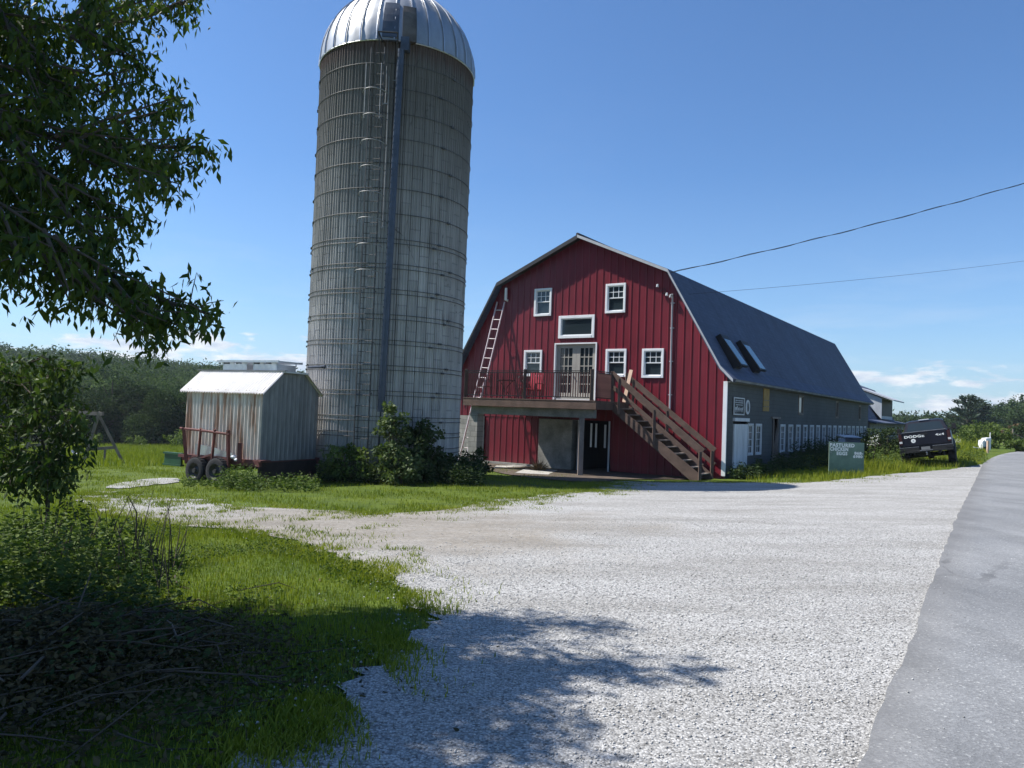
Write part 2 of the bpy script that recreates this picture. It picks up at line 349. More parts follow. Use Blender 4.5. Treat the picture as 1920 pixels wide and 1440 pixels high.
def m_grassland():
    m, nt, out = newmat('grassland'); N = NT(nt); v = N.coord('Position')
    a = N.noise(v, .12, 5); b = N.noise(v, 1.7, 6, .65); d = N.noise(v, 16, 4, .7)
    c = N.ramp(a, [(.3, (.085, .135, .014)), (.7, (.155, .19, .022))])
    c = N.mix(N.ramp(b, [(.38, 0.0), (.65, .7)]), c, (.055, .09, .02))
    c = N.mix(1.0, c, N.ramp(d, [(.3, .5), (.7, 1.15)]), 'MULTIPLY')
    N.bsdf(out, c, .9, 0, N.bump(d, .8, .06), .15); return m
M['grassland'] = m_grassland()
def m_gravel():
    m, nt, out = newmat('crushed_stone'); N = NT(nt); v = N.coord('Position')
    cell = N.n('TexVoronoi'); N.l(v, cell.inputs['Vector']); cell.inputs['Scale'].default_value = 70
    sepc = N.n('SeparateColor'); N.l(cell.outputs['Color'], sepc.inputs[0])
    c = N.ramp(sepc.outputs[0], [(.0, (.14, .136, .128)), (.2, (.31, .303, .29)), (.6, (.415, .408, .39)), (1.0, (.56, .55, .53))])
    h = cell.outputs['Distance']
    c = N.mix(N.ramp(h, [(.35, 0.0), (.75, .55)]), c, (.12, .115, .11))
    # packed earth where wheels have thinned the stone
    sx = N.n('SeparateXYZ'); N.l(v, sx.inputs[0])
    dx = N.math('SUBTRACT', sx.outputs[0], -2.2); dy = N.math('SUBTRACT', sx.outputs[1], 11.5)
    rr = N.math('SQRT', N.math('ADD', N.math('MULTIPLY', N.math('MULTIPLY', dx, dx), .045), N.math('MULTIPLY', N.math('MULTIPLY', dy, dy), .055)))
    big = N.noise(v, .55, 6, .6)
    dirt = N.ramp(N.math('ADD', rr, N.math('MULTIPLY_ADD', big, 1.6, -.8)), [(.45, 1.0), (1.4, 0.0)])
    fine = N.noise(v, 14, 5, .7)
    dc = N.ramp(fine, [(.3, (.17, .149, .122)), (.7, (.32, .288, .245))])
    c = N.mix(N.math('MULTIPLY', dirt, N.ramp(N.noise(v, 5, 5, .7), [(.3, .6), (.7, 1.0)])), c, dc)
    ln = N.noise(N.coord('Position', (.35, 1.2, 1), (0, 0, .5)), 1.1, 6, .65)
    c = N.mix(1.0, c, N.ramp(ln, [(.32, (.74, .73, .71)), (.6, (1.0, 1.0, 1.0))]), 'MULTIPLY')
    N.bsdf(out, c, .92, 0, N.bump(N.math('SUBTRACT', 1.0, h), .6, .009, N.bump(big, .3, .15)), .2); return m
M['gravel'] = m_gravel()
def m_asphalt():
    m, nt, out = newmat('worn_asphalt'); N = NT(nt); v = N.coord('Position')
    cell = N.n('TexVoronoi'); N.l(v, cell.inputs['Vector']); cell.inputs['Scale'].default_value = 85
    sp = N.n('SeparateColor'); N.l(cell.outputs['Color'], sp.inputs[0])
    c = N.ramp(sp.outputs[0], [(0, (.17, .172, .175)), (.5, (.215, .218, .222)), (.95, (.26, .262, .265)), (1, (.42, .42, .41))])
    a = N.noise(v, .5, 6, .65); c = N.mix(1.0, c, N.ramp(a, [(.3, (.78, .79, .8)), (.7, (1.05, 1.05, 1.04))]), 'MULTIPLY')
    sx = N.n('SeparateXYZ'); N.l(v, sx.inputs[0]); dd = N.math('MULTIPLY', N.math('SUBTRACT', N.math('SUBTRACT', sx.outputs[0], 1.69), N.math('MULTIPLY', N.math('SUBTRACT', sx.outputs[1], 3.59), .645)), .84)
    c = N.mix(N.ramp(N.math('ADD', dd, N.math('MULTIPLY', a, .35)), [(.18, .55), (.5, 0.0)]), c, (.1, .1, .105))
    a2 = N.noise(N.coord('Position', (1, .25, 1), (0, 0, -.57)), 1.6, 5); c = N.mix(1.0, c, N.ramp(a2, [(.35, .82), (.6, 1.0)]), 'MULTIPLY')
    ck = N.vor(N.coord('Position', (.55, .2, 1), (0, 0, -.57)), 1.0, 'DISTANCE_TO_EDGE'); ckm = N.ramp(N.math('ADD', ck, N.math('MULTIPLY', N.noise(v, 2.5, 5, .7), .07)), [(.037, 1.0), (.043, 0.0)])
    c = N.mix(N.math('MULTIPLY', ckm, N.ramp(N.noise(v, .35, 2), [(.45, 0.0), (.6, .55)])), c, (.06, .06, .062))
    N.bsdf(out, c, .85, 0, N.bump(cell.outputs['Distance'], .5, .006), .3); return m
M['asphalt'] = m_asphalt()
M['pebble'] = leafmat('loose_stone', (.16, .156, .147), (.54, .53, .51), 0.0, .9, .2)
M['grass'] = leafmat('grass_blade', (.095, .142, .01), (.285, .295, .035), .35, .55, .25)
M['fieldgrass'] = leafmat('field_grass_blade', (.11, .16, .012), (.29, .295, .035), .3, .6, .1)
M['weed'] = leafmat('weed_leaf', (.035, .07, .015), (.14, .18, .045), .25, .65, .12)
M['shrubleaf'] = leafmat('shrub_leaf', (.03, .06, .02), (.13, .165, .06), .25, .6, .2)
M['shadeshrub'] = leafmat('shaded_shrub_leaf', (.025, .045, .018), (.06, .085, .03), .2, .7, .1)  # darkened leaf colour carries the shade beside the silo
M['treeleaf'] = leafmat('tree_leaf', (.024, .052, .013), (.1, .14, .02), .34, .55, .2)
M['sapleaf'] = leafmat('sapling_leaf', (.025, .055, .014), (.1, .135, .035), .25, .6, .2)
M['forest'] = leafmat('forest_leaf', (.024, .042, .018), (.065, .092, .034), .18, .9, .03)
M['hillwood'] = leafmat('hillside_leaf', (.03, .056, .018), (.09, .13, .04), .2, .9, .03)
M['forest2'] = leafmat('woodland_leaf', (.024, .046, .02), (.07, .1, .04), .2, .9, .03)
M['pine'] = leafmat('pine_needle', (.018, .035, .022), (.045, .07, .04), .08, .6, .2)
M['deadleaf'] = leafmat('dead_leaf', (.05, .045, .025), (.13, .1, .05), .15, .8, .1)
M['flower'] = leafmat('white_flower', (.6, .6, .55), (.8, .8, .75), .2, .7, .1)
M['hillgrass'] = pm('wooded_slope_floor', (.035, .055, .02), .95, var=.4, scale=.05)

# ------------------------------------------------------------------ light, sky
SUN_H = Vector((-.982, .19, 0)).normalized(); SUN_E = radians(53)
sd = bpy.data.lights.new('sun', 'SUN'); sd.energy = 5.0; sd.angle = radians(.53); sd.color = (1, .965, .91)
so = bpy.data.objects.new('sun', sd); COL.objects.link(so); so.location = (-30, 6, 45)
SDIR = Vector((SUN_H.x*cos(SUN_E), SUN_H.y*cos(SUN_E), sin(SUN_E)))
so.rotation_euler = (-SDIR).to_track_quat('-Z', 'Y').to_euler()
w = bpy.data.worlds.new('World'); scn.world = w; w.use_nodes = True
N = NT(w.node_tree); w.node_tree.nodes.clear()
wo = N.n('OutputWorld'); bg = N.n('Background'); N.l(bg.outputs[0], wo.inputs[0])
sky = N.n('TexSky', sky_type='NISHITA'); sky.sun_disc = False; sky.sun_elevation = SUN_E; sky.sun_rotation = atan2(SUN_H.x, SUN_H.y)
sky.altitude = 100; sky.air_density = 1.0; sky.dust_density = .6; sky.ozone_density = 1.6
bg.inputs[1].default_value = .075
dirv = N.n('TexCoord').outputs['Generated']; sp = N.n('SeparateXYZ'); N.l(dirv, sp.inputs[0])
el = sp.outputs[2]; den = N.math('ADD', N.math('MAXIMUM', el, 0.0), .03)
cb = N.n('CombineXYZ'); N.l(N.math('DIVIDE', sp.outputs[0], den), cb.inputs[0]); N.l(N.math('DIVIDE', sp.outputs[1], den), cb.inputs[1])
az = N.math('ARCTAN2', sp.outputs[0], sp.outputs[1])
cv = N.n('CombineXYZ'); N.l(N.math('MULTIPLY', az, 5.5), cv.inputs[0]); N.l(N.math('MULTIPLY', el, 20.0), cv.inputs[1]); cv.inputs[2].default_value = 3.7
n1 = N.noise(cv.outputs[0], 2.1, 9, .56, .15)
bandm = N.ramp(el, [(.0, .75), (.035, 1.0), (.07, .8), (.1, .3), (.13, 0.0)])
cf = N.math('ADD', N.math('ADD', n1, N.math('MULTIPLY', az, -.07)), N.math('MULTIPLY_ADD', bandm, .5, -.445))
cmask = N.ramp(cf, [(.47, 0.0), (.55, .85), (.66, 1.0)])
wisp = N.noise(cb.outputs[0], .55, 8, .6, .4); wm = N.math('MULTIPLY', N.ramp(wisp, [(.52, 0.0), (.8, 1.0)]), N.ramp(el, [(.03, .45), (.15, .18), (.4, 0.0)]))
shade = N.ramp(N.noise(cv.outputs[0], 4.5, 6, .6), [(.35, (5.4, 6.2, 7.4)), (.62, (8.6, 8.8, 9.0))])
skyc = N.mix(1.0, sky.outputs[0], (.72, 1.03, 1.36), 'MULTIPLY')
hz = N.mix(N.ramp(el, [(.0, .45), (.12, .12), (.3, 0.0)]), skyc, (5.2, 6.6, 8.0))
c1 = N.mix(wm, hz, (7.0, 7.6, 8.4)); c2 = N.mix(cmask, c1, shade)
N.l(c2, bg.inputs[0])
scn.view_settings.view_transform = 'Standard'; scn.view_settings.look = 'None'; scn.view_settings.exposure = 0.68; scn.view_settings.gamma = 1.0
scn.render.engine = 'CYCLES'
scn.cycles.use_denoising = True
scn.cycles.max_bounces = 6; scn.cycles.transparent_max_bounces = 6
# ------------------------------------------------------------------ ground, gravel lot, road
def axis(lo, hi, step, far, grow=1.35):
    a = list(np.arange(lo, hi+1e-6, step)); d = step; x = hi
    while x < far: d *= grow; x += d; a.append(x)
    d = step; x = lo; pre = []
    while x > -far: d *= grow; x -= d; pre.append(x)
    return np.array(pre[::-1]+a)
gx = axis(-45, 45, .6, 3200); gy = axis(-8, 90, .6, 3200)
X, Y = np.meshgrid(gx, gy); Z = gv(X, Y)
nx, ny = len(gx), len(gy); idx = np.arange(nx*ny).reshape(ny, nx)
fc = np.stack([idx[:-1, :-1].ravel(), idx[:-1, 1:].ravel(), idx[1:, 1:].ravel(), idx[1:, :-1].ravel()], 1)
gr = npmesh('ground', np.stack([X.ravel(), Y.ravel(), Z.ravel()], 1), fc, M['grassland']); kind(gr, 'structure')
gr.data.polygons.foreach_set('use_smooth', [True]*len(gr.data.polygons))

ROAD = [(-4.9, -6.8), (-2.2, -2.5), (1.69, 3.59), (3.86, 6.95), (6.2, 10.7), (8.61, 14.48), (12.6, 20.65), (16.7, 27.0), (21.28, 34.03), (27.9, 43.3), (35.35, 52.2), (46, 64.5), (62, 82), (95, 116)]
def chaikin(p, k=2):
    for _ in range(k):
        q = [p[0]]
        for a, b in zip(p[:-1], p[1:]): q += [(a[0]*.75+b[0]*.25, a[1]*.75+b[1]*.25), (a[0]*.25+b[0]*.75, a[1]*.25+b[1]*.75)]
        p = q+[p[-1]]
    return p
def dens(p, step):
    o = []
    for a, b in zip(p[:-1], p[1:]):
        n = max(1, int(hypot(b[0]-a[0], b[1]-a[1])/step))
        o += [(a[0]+(b[0]-a[0])*k/n, a[1]+(b[1]-a[1])*k/n) for k in range(n)]
    return o+[p[-1]]
rd = dens(chaikin(ROAD, 2), .12)
rd = [p for i, p in enumerate(rd) if p[1] < 45 or i % 4 == 0]
rv = []; rows = [-.03, 0, .35, 1.2, 2.4, 3.6, 4.8, 6.0, 6.05]
wob = 0; ed = []
for i, p in enumerate(rd):
    a = rd[max(0, i-4)]; b = rd[min(len(rd)-1, i+4)]; t = Vector((b[0]-a[0], b[1]-a[1], 0)).normalized(); nrm = Vector((t.y, -t.x, 0))
    wob = .6*wob+random.uniform(-.012, .012); ed.append((p, nrm))
    for j, r in enumerate(rows):
        q = Vector((*p, 0))+nrm*(r+(wob if j < 2 else 0)); rv.append([q.x, q.y, (-.06 if j in (0, 8) else .045+.02*sin(min(r, 6)/6*pi))])
rv = np.array(rv); rv[:, 2] += gv(rv[:, 0], rv[:, 1])
k = len(rows); rf = [(i*k+j, i*k+j+1, (i+1)*k+j+1, (i+1)*k+j) for i in range(len(rd)-1) for j in range(k-1)]
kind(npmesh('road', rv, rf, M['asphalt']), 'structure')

LOTPX = [(430,1439),(480,1420),(577,1388),(610,1350),(660,1310),(640,1290),(700,1250),(760,1215),(795,1180),(805,1165),(770,1130),(750,1110),(735,1088),(700,1070),(640,1050),(590,1030),(520,1008),(430,995),(330,988),(260,975),(190,962),(150,950),(138,935),
 (170,922),(250,928),(330,935),(420,945),(460,955),(600,955),(700,968),(800,962),(880,950),(960,935),(1050,926),(1130,922),(1122,909),(1180,902),(1300,905),(1400,905),(1500,906),(1560,903),(1640,893),(1720,886),(1790,880),(1846,872)]
lot = [tuple(gnd(*p).xy) for p in LOTPX]
lot = [(-2.6, -2.0), (-1.9, 1.5)]+lot
inner = [(p[0]+n_.x*.4, p[1]+n_.y*.4) for p, n_ in ed if -2.2 < p[1] < 33]
lot2 = dens(chaikin(lot, 2), .2)
def wob2(x, y): 
    k = min(1.0, max(0, (y-12.5)/4))*min(1, max(.15, (5-x)/3)); return k*(.3*sin(x*2.1+y*1.3)+.24*sin(x*4.7-y*3.1+1)+.16*sin(x*9.3+y*7.7))
lot2 = [(x+random.gauss(0, .05)+.03*sin(y*5+x*3), y+random.gauss(0, .05)+wob2(x, y)+.03*sin(x*6.1)) for x, y in lot2]
poly = lot2+inner[::-3]
def inside(px, py, poly):
    px = np.asarray(px); py = np.asarray(py); c = np.zeros(px.shape, bool); n = len(poly)
    for i in range(n):
        x1, y1 = poly[i]; x2, y2 = poly[i-1]
        if y1 == y2: continue
        t = ((y1 > py) != (y2 > py)) & (px < (x2-x1)*(py-y1)/(y2-y1)+x1); c ^= t
    return c
gxx, gyy = np.meshgrid(np.arange(-14, 22, .45), np.arange(-2, 34, .45)); gxx = gxx+RNG.uniform(-.1, .1, gxx.shape); gyy = gyy+RNG.uniform(-.1, .1, gyy.shape)
ins = inside(gxx, gyy, poly)
pts = [Vector(p) for p in poly]+[Vector((x, y)) for x, y in zip(gxx[ins], gyy[ins])]
cdt = geometry.delaunay_2d_cdt(pts, [(i, (i+1) % len(poly)) for i in range(len(poly))], [], 1, 1e-5)
cv_ = np.array([(p.x, p.y) for p in cdt[0]]); cz = gv(cv_[:, 0], cv_[:, 1])+.018
lo_ = npmesh('gravel_lot', np.column_stack([cv_, cz]), [tuple(f) for f in cdt[2]], M['gravel']); kind(lo_, 'structure')
lo_.data.polygons.foreach_set('use_smooth', [True]*len(lo_.data.polygons))
# the thin upper wheel lane beside the coop
lane = [tuple(gnd(*p).xy) for p in [(195,914),(240,903),(300,897),(338,898),(330,906),(280,911),(225,918)]]
lane = dens(chaikin(lane+[lane[0]], 1)[:-1], .25); lane = [(x+random.gauss(0, .06), y+random.gauss(0, .08)) for x, y in lane]
c2 = geometry.delaunay_2d_cdt([Vector(p) for p in lane], [(i, (i+1) % len(lane)) for i in range(len(lane))], [], 1, 1e-5)
lv = np.array([(p.x, p.y) for p in c2[0]])
kind(npmesh('gravel_track', np.column_stack([lv, gv(lv[:, 0], lv[:, 1])+.02]), [tuple(f) for f in c2[2]], M['gravel']), 'structure')
# dark trodden soil in front of the barn
soil = [tuple(gnd(*p).xy) for p in [(905,880),(960,893),(1060,903),(1120,905),(1180,899),(1300,901),(1345,895),(1345,885),(1200,880),(1000,870),(905,868)]]
soil = dens(chaikin(soil+[soil[0]], 1)[:-1], .3)
c3 = geometry.delaunay_2d_cdt([Vector(p) for p in soil], [(i, (i+1) % len(soil)) for i in range(len(soil))], [], 1, 1e-5)
sv = np.array([(p.x, p.y) for p in c3[0]])
kind(npmesh('soil', np.column_stack([sv, gv(sv[:, 0], sv[:, 1])+.03]), [tuple(f) for f in c3[2]], M['soil']), 'structure')

# ------------------------------------------------------------------ scatter helpers
def blades(name, xy, h0, h1, wd, mat, lean=.45, kindname=True, parent=None, zoff=0, z=None):
    n = len(xy); x = xy[:, 0]; y = xy[:, 1]; z = gv(x, y)+zoff if z is None else z
    a = RNG.uniform(0, 2*pi, n); h = RNG.uniform(h0, h1, n); wv = wd*RNG.uniform(.6, 1.3, n)
    la = RNG.uniform(0, 2*pi, n); l = RNG.uniform(.05, lean, n)*h
    dx = np.cos(a)*wv; dy = np.sin(a)*wv
    b1 = np.stack([x-dx, y-dy, z-.01], 1); b2 = np.stack([x+dx, y+dy, z-.01], 1)
    mx = x+np.cos(la)*l*.35; my = y+np.sin(la)*l*.35
    m1 = np.stack([mx-dx*.7, my-dy*.7, z+h*.6], 1); m2 = np.stack([mx+dx*.7, my+dy*.7, z+h*.6], 1)
    tp = np.stack([x+np.cos(la)*l, y+np.sin(la)*l, z+h], 1)
    v = np.stack([b1, b2, m2, m1, tp], 1).reshape(-1, 3); i = np.arange(n)*5
    f = np.concatenate([np.stack([i, i+1, i+2], 1), np.stack([i, i+2, i+3], 1), np.stack([i+3, i+2, i+4], 1)])
    t = np.clip(RNG.normal(.48, .22, n)+.16*clump_noise(x, y, 1.7, 3)+.1*clump_noise(x, y, 5.1, 1), 0, 1); t = np.concatenate([t, t, t])
    o = npmesh(name, v, f, mat, parent, attr=t)
    return kind(o, 'stuff') if kindname else o
def clump_noise(x, y, s, seed):
    return np.sin(x*s+seed)*np.sin(y*s*1.13+seed*2)+.5*np.sin(x*s*2.3+y*s*1.7+seed*3)
def leaves(c, nrm, L, Wd, tone_, fold=.25):
    """diamond leaf quads: c base points, nrm axis direction (leaf points along), returns verts, faces"""
    n = len(c); ax = nrm/np.linalg.norm(nrm, axis=1, keepdims=True)
    r = RNG.normal(size=(n, 3)); s = np.cross(ax, r); s /= np.maximum(np.linalg.norm(s, axis=1, keepdims=True), 1e-6)
    up = np.cross(s, ax); L = L[:, None]; Wd = Wd[:, None]
    m = c+ax*L*.42
    v = np.stack([c, m+s*Wd*.5+up*Wd*fold, c+ax*L, m-s*Wd*.5+up*Wd*fold], 1).reshape(-1, 3)
    i = np.arange(n)*4
    f = np.concatenate([np.stack([i, i+1, i+2], 1), np.stack([i, i+2, i+3], 1)])
    return v, f, np.concatenate([tone_, tone_])
def leafmesh(name, parts, mat, parent=None, base=None):
    vs = []; fs = []; ts = []; o = 0
    for v, f, t in parts: vs.append(v); fs.append(f+o); ts.append(t); o += len(v)
    return npmesh(name, np.concatenate(vs), np.concatenate(fs), mat, parent, base, np.concatenate(ts))
def rv3(n): 
    a = RNG.normal(size=(n, 3)); return a/np.linalg.norm(a, axis=1, keepdims=True)

# ------------------------------------------------------------------ lawn and field grass
def scatter_box(n, x0, x1, y0, y1): return np.column_stack([RNG.uniform(x0, x1, n), RNG.uniform(y0, y1, n)])
def roadside(xy):   # signed distance to the left of the road edge
    return (xy[:, 0]-(1.69+(xy[:, 1]-3.59)*.645))
def off_lot(xy, keep=.0):
    m = ~inside(xy[:, 0], xy[:, 1], poly) & (roadside(xy) < -.1)
    if keep: m |= (RNG.uniform(size=len(xy)) < keep) & (roadside(xy) < -.3)
    return xy[m]
q = off_lot(scatter_box(210000, -11, 0.4, 2.6, 13)); q = q[(q[:, 0] > -.75*q[:, 1]-1.0)]
keep = RNG.uniform(size=len(q)) < np.clip(1.15-(q[:, 1]-4)/14, .35, 1); q = q[keep]
hk = .75+.35*clump_noise(q[:, 0], q[:, 1], 2.2, 4); tall = hk > .8
bare = clump_noise(q[:, 0], q[:, 1], 1.1, 9) < -1.05; q = q[~bare]; tall = tall[~bare]
blades('lawn_grass', q[tall], .035, .08, .0035, M['grass']); blades('lawn_grass', q[~tall], .02, .055, .0035, M['grass'])
qc = off_lot(scatter_box(46000, -8, .4, 3.2, 11)); qc = qc[clump_noise(qc[:, 0], qc[:, 1], 1.9, 7) > .25]; nn = len(qc); dd_ = rv3(nn); dd_[:, 2] = np.abs(dd_[:, 2])*.5+.1
kind(leafmesh('clover', [leaves(np.column_stack([qc, gv(qc[:, 0], qc[:, 1])+RNG.uniform(.02, .06, nn)]), dd_, RNG.uniform(.015, .04, nn), RNG.uniform(.012, .025, nn), RNG.uniform(0, 1, nn))], M['weed']), 'stuff')
P0 = Vector((7.38, 26, 0)); AZ = radians(34.3)
Lv = Vector((sin(AZ), cos(AZ), 0)); Gv = Vector((-cos(AZ), sin(AZ), 0))
def BU(xy):  # barn coordinates of ground points
    d = xy-np.array([P0.x, P0.y]); return d@np.array([Gv.x, Gv.y]), -(d@np.array([Lv.x, Lv.y]))
def not_barn(xy):
    u, o = BU(xy); return xy[~((u > -.1) & (u < 12) & (o < .2) & (o > -30))]
q = not_barn(off_lot(scatter_box(150000, -22, 9, 12.5, 33))); q = q[np.abs(q[:, 0]) < .78*q[:, 1]]
u, o = BU(q); q = q[~((u < 4.2) & (o > 0) & (o < 5))]
q = q[RNG.uniform(size=len(q)) < .2+.8*(clump_noise(q[:, 0], q[:, 1], 1.3, 2) > .0)]
blades('verge_grass', q, .03, .095, .006, M['grass'])
q = scatter_box(80000, -60, -2, 30, 85); q = q[np.abs(q[:, 0]) < .8*q[:, 1]]
blades('field_grass', q, .15, .4, .016, M['fieldgrass'])
q = off_lot(scatter_box(60000, 7, 34, 22, 52)); q = q[(roadside(q) > -7.5)]; q = not_barn(q)
blades('roadside_grass', q, .08, .28, .008, M['fieldgrass'], lean=.7)
q = scatter_box(60000, 30, 80, 45, 110); q = q[(roadside(q) < -.4) & (roadside(q) > -22)]
blades('distant_verge_grass', q, .2, .55, .025, M['fieldgrass'])
# thin weeds that have crept into the stone along its edge
ee = np.array(lot2); ee = ee[(ee[:, 1] > 3.5) & (ee[:, 1] < 26)]
ii = RNG.integers(0, len(ee), 80000); q = ee[ii]+RNG.normal(0, .3, (80000, 2))*RNG.uniform(.2, 1.5, (80000, 1))*np.clip(ee[ii][:, 1:]/9, .6, 1.6); q = q[clump_noise(q[:, 0], q[:, 1], 2.6, 5) > .0]
blades('edge_grass', q, .02, .08, .005, M['grass'], lean=.9)
cen = np.column_stack([RNG.uniform(-8, 3, 70), RNG.uniform(8.5, 19, 70)]); cen = cen[(cen[:, 0] < -1) | (RNG.uniform(size=70) < .4)]
ec = ee[(ee[:, 1] > 8) & (ee[:, 0] < 3.5)]; ec = ec[RNG.integers(0, len(ec), 330)]+RNG.normal(0, .55, (330, 2)); lc = np.column_stack([RNG.uniform(-12, -5.5, 170), RNG.uniform(11.5, 17.5, 170)]); cen = np.concatenate([cen, ec, lc])
q = np.repeat(cen, 70, 0)+RNG.normal(0, .12, (len(cen)*70, 2))*np.repeat(RNG.uniform(.4, 1.8, (len(cen), 1)), 70, 0); q = q[inside(q[:, 0], q[:, 1], poly)]
blades('gravel_weeds', q, .025, .075, .006, M['grass'], lean=1.0)
# loose stones
q = np.column_stack([RNG.uniform(-4, 6, 90000), RNG.uniform(2.7, 13, 90000)]); q = q[inside(q[:, 0], q[:, 1], poly) & (roadside(q) < .05)]
dmask = np.hypot((q[:, 0]+2.2)*.21, (q[:, 1]-11.5)*.235)+RNG.normal(0, .25, len(q)) > .75
q = q[dmask & (RNG.uniform(size=len(q)) < np.clip(1.2-(q[:, 1]-2.7)/11, .15, 1))]
stray = np.column_stack([RNG.uniform(0, 8, 900), RNG.uniform(2.6, 12, 900)]); rs_ = roadside(stray); stray = stray[(rs_ > 0) & (RNG.uniform(size=900) < np.exp(-rs_/.5))]
def stones(q, lo, hi, zo):
    n = len(q); s = RNG.uniform(lo, hi, n)*RNG.choice([1, 1, 1, 1.5], n); base = np.array([[1,0,0],[0,1,0],[-1,0,0],[0,-1,0],[0,0,.75],[0,0,-.5]])
    v = base[None]*RNG.uniform(.6, 1.2, (n, 6, 3)); a = RNG.uniform(0, 2*pi, n); ca, sa = np.cos(a)[:, None], np.sin(a)[:, None]
    v = np.stack([v[..., 0]*ca-v[..., 1]*sa, v[..., 0]*sa+v[..., 1]*ca, v[..., 2]], -1)*s[:, None, None]
    v += np.stack([q[:, 0], q[:, 1], gv(q[:, 0], q[:, 1])+zo+s*.2], 1)[:, None]
    f0 = np.array([[0,1,4],[1,2,4],[2,3,4],[3,0,4],[1,0,5],[2,1,5],[3,2,5],[0,3,5]]); f = (f0[None]+np.arange(n)[:, None, None]*6).reshape(-1, 3)
    return v.reshape(-1, 3), f, np.repeat(np.clip(RNG.normal(.62, .25, n), 0, 1), 8)
kind(leafmesh('gravel', [stones(q, .004, .0095, .018), stones(stray, .004, .008, .05), stones(ee[RNG.integers(0, len(ee), 1800)]+RNG.normal(0, .2, (1800, 2)), .004, .011, .025)], M['pebble']), 'stuff')
# ------------------------------------------------------------------ silo
SC = Vector((-4.06, 24.17, 0)); SR = 2.41; zb = g(SC.x, SC.y)-.1; SC.z = zb; RIM = 12.35-zb
silo = thing('silo', 'tall grey concrete stave silo with a ribbed metal dome, beside the red barn', 'silo', SC)
fa = atan2(-SC.y, -SC.x)       # angle that faces the road
def SP(a, r, z): return SC+Vector((cos(a)*r, sin(a)*r, z))
NS = 48; prof = [(0, -.02), (.05, .0), (.15, .0), (.2, .03), (.27, .03), (.32, .0), (.47, .0), (.52, .03), (.59, .03), (.64, 0), (.76, 0), (.81, .03), (.88, .03), (.93, .0)]
ang = [(k+t)/NS*2*pi for k in range(NS) for t, _ in prof]; rad_ = [SR+d for k in range(NS) for _, d in prof]
zs = np.linspace(0, RIM, 14); m = len(ang)
vv = [SP(a, r, z) for z in zs for a, r in zip(ang, rad_)]
mb = MB(); mb.v = vv; mb.f = [(i*m+j, i*m+(j+1) % m, (i+1)*m+(j+1) % m, (i+1)*m+j) for i in range(len(zs)-1) for j in range(m)]
mk('stave_wall', mb, M['silo'], silo, smooth=True)
def ring(z, r=SR+.045, t=.009): return MB().tube([SP(2*pi*k/72, r, z) for k in range(72)], t, 6, closed=True)
hz_ = []; z = RIM-.75
while z > .25:
    hz_.append(z)
    if z < RIM*.56: hz_.append(z-.13)
    z -= .735 if z > RIM*.2 else .46
for z in hz_:
    mb = ring(z)
    for k in range(3):
        a = fa+.55+k*2*pi/3+.07*((int(z*10)) % 5); p = SP(a, SR+.05, z); t = Vector((-sin(a), cos(a), 0)); mb.obox(p, t*.06, Vector((cos(a), sin(a), 0))*.02, Vector((0, 0, .025)))
    mk('hoop', mb, M['hoop'], silo, smooth=True)
# dome: panels with standing seams
ND = 30; DR = SR+.05; DH = 2.52; dp = [(i/12*pi/2) for i in range(13)]
mb = MB(); dv = []
NSEG = ND*3
for t in dp:
    for k in range(NSEG):
        a = 2*pi*k/NSEG; bulge = .02 if k % 3 else 0
        dv.append(SP(a, (DR+bulge*cos(t))*max(.02, cos(t)), RIM-.05+DH*sin(t)))
mb.v = dv; mb.f = [(i*NSEG+j, i*NSEG+(j+1) % NSEG, (i+1)*NSEG+(j+1) % NSEG, (i+1)*NSEG+j) for i in range(12) for j in range(NSEG)]
dome = mk('dome', mb, M['dome'], silo, smooth=True)
mb = MB()
for k in range(ND):
    a = 2*pi*k/ND; mb.tube([SP(a, (DR+.03)*max(.03, cos(t)), RIM-.05+(DH+.03)*sin(t)) for t in dp], .022, 5)
mk('seam_rib', mb, M['galv'], dome, smooth=True)
mk('rim_band', ring(RIM-.07, DR, .022), M['galv'], dome, smooth=True)
def dpatch(a0, a1, t0, t1, lift, n=5):
    mb = MB(); vs = []
    for i in range(n+1):
        t = t0+(t1-t0)*i/n
        for j in range(n+1):
            a = a0+(a1-a0)*j/n; vs.append(SP(a, (DR+lift)*cos(t), RIM-.05+(DH+lift)*sin(t)))
    fs = [(i*(n+1)+j, i*(n+1)+j+1, (i+1)*(n+1)+j+1, (i+1)*(n+1)+j) for i in range(n) for j in range(n)]
    b = len(vs); vs2 = []
    for i in range(n+1):
        t = t0+(t1-t0)*i/n
        for j in range(n+1):
            a = a0+(a1-a0)*j/n; vs2.append(SP(a, (DR-.02)*cos(t), RIM-.05+(DH-.02)*sin(t)))
    mb.add(vs+vs2, fs)
    for j in range(n): mb.f.append((j, b+j, b+j+1, j+1)); mb.f.append((n*(n+1)+j, n*(n+1)+j+1, b+n*(n+1)+j+1, b+n*(n+1)+j))
    for i in range(n): mb.f.append((i*(n+1), (i+1)*(n+1), b+(i+1)*(n+1), b+i*(n+1))); mb.f.append((i*(n+1)+n, b+i*(n+1)+n, b+(i+1)*(n+1)+n, (i+1)*(n+1)+n))
    return mb
mk('dome_hatch', dpatch(fa-.205, fa-.015, .02, .5, .05), M['pipe'], dome)
mk('filler_hood', dpatch(fa+.03, fa+.19, -.02, .42, .14), pm('brown_grey_tin', (.13, .11, .095), .6, .3, var=.4), dome)
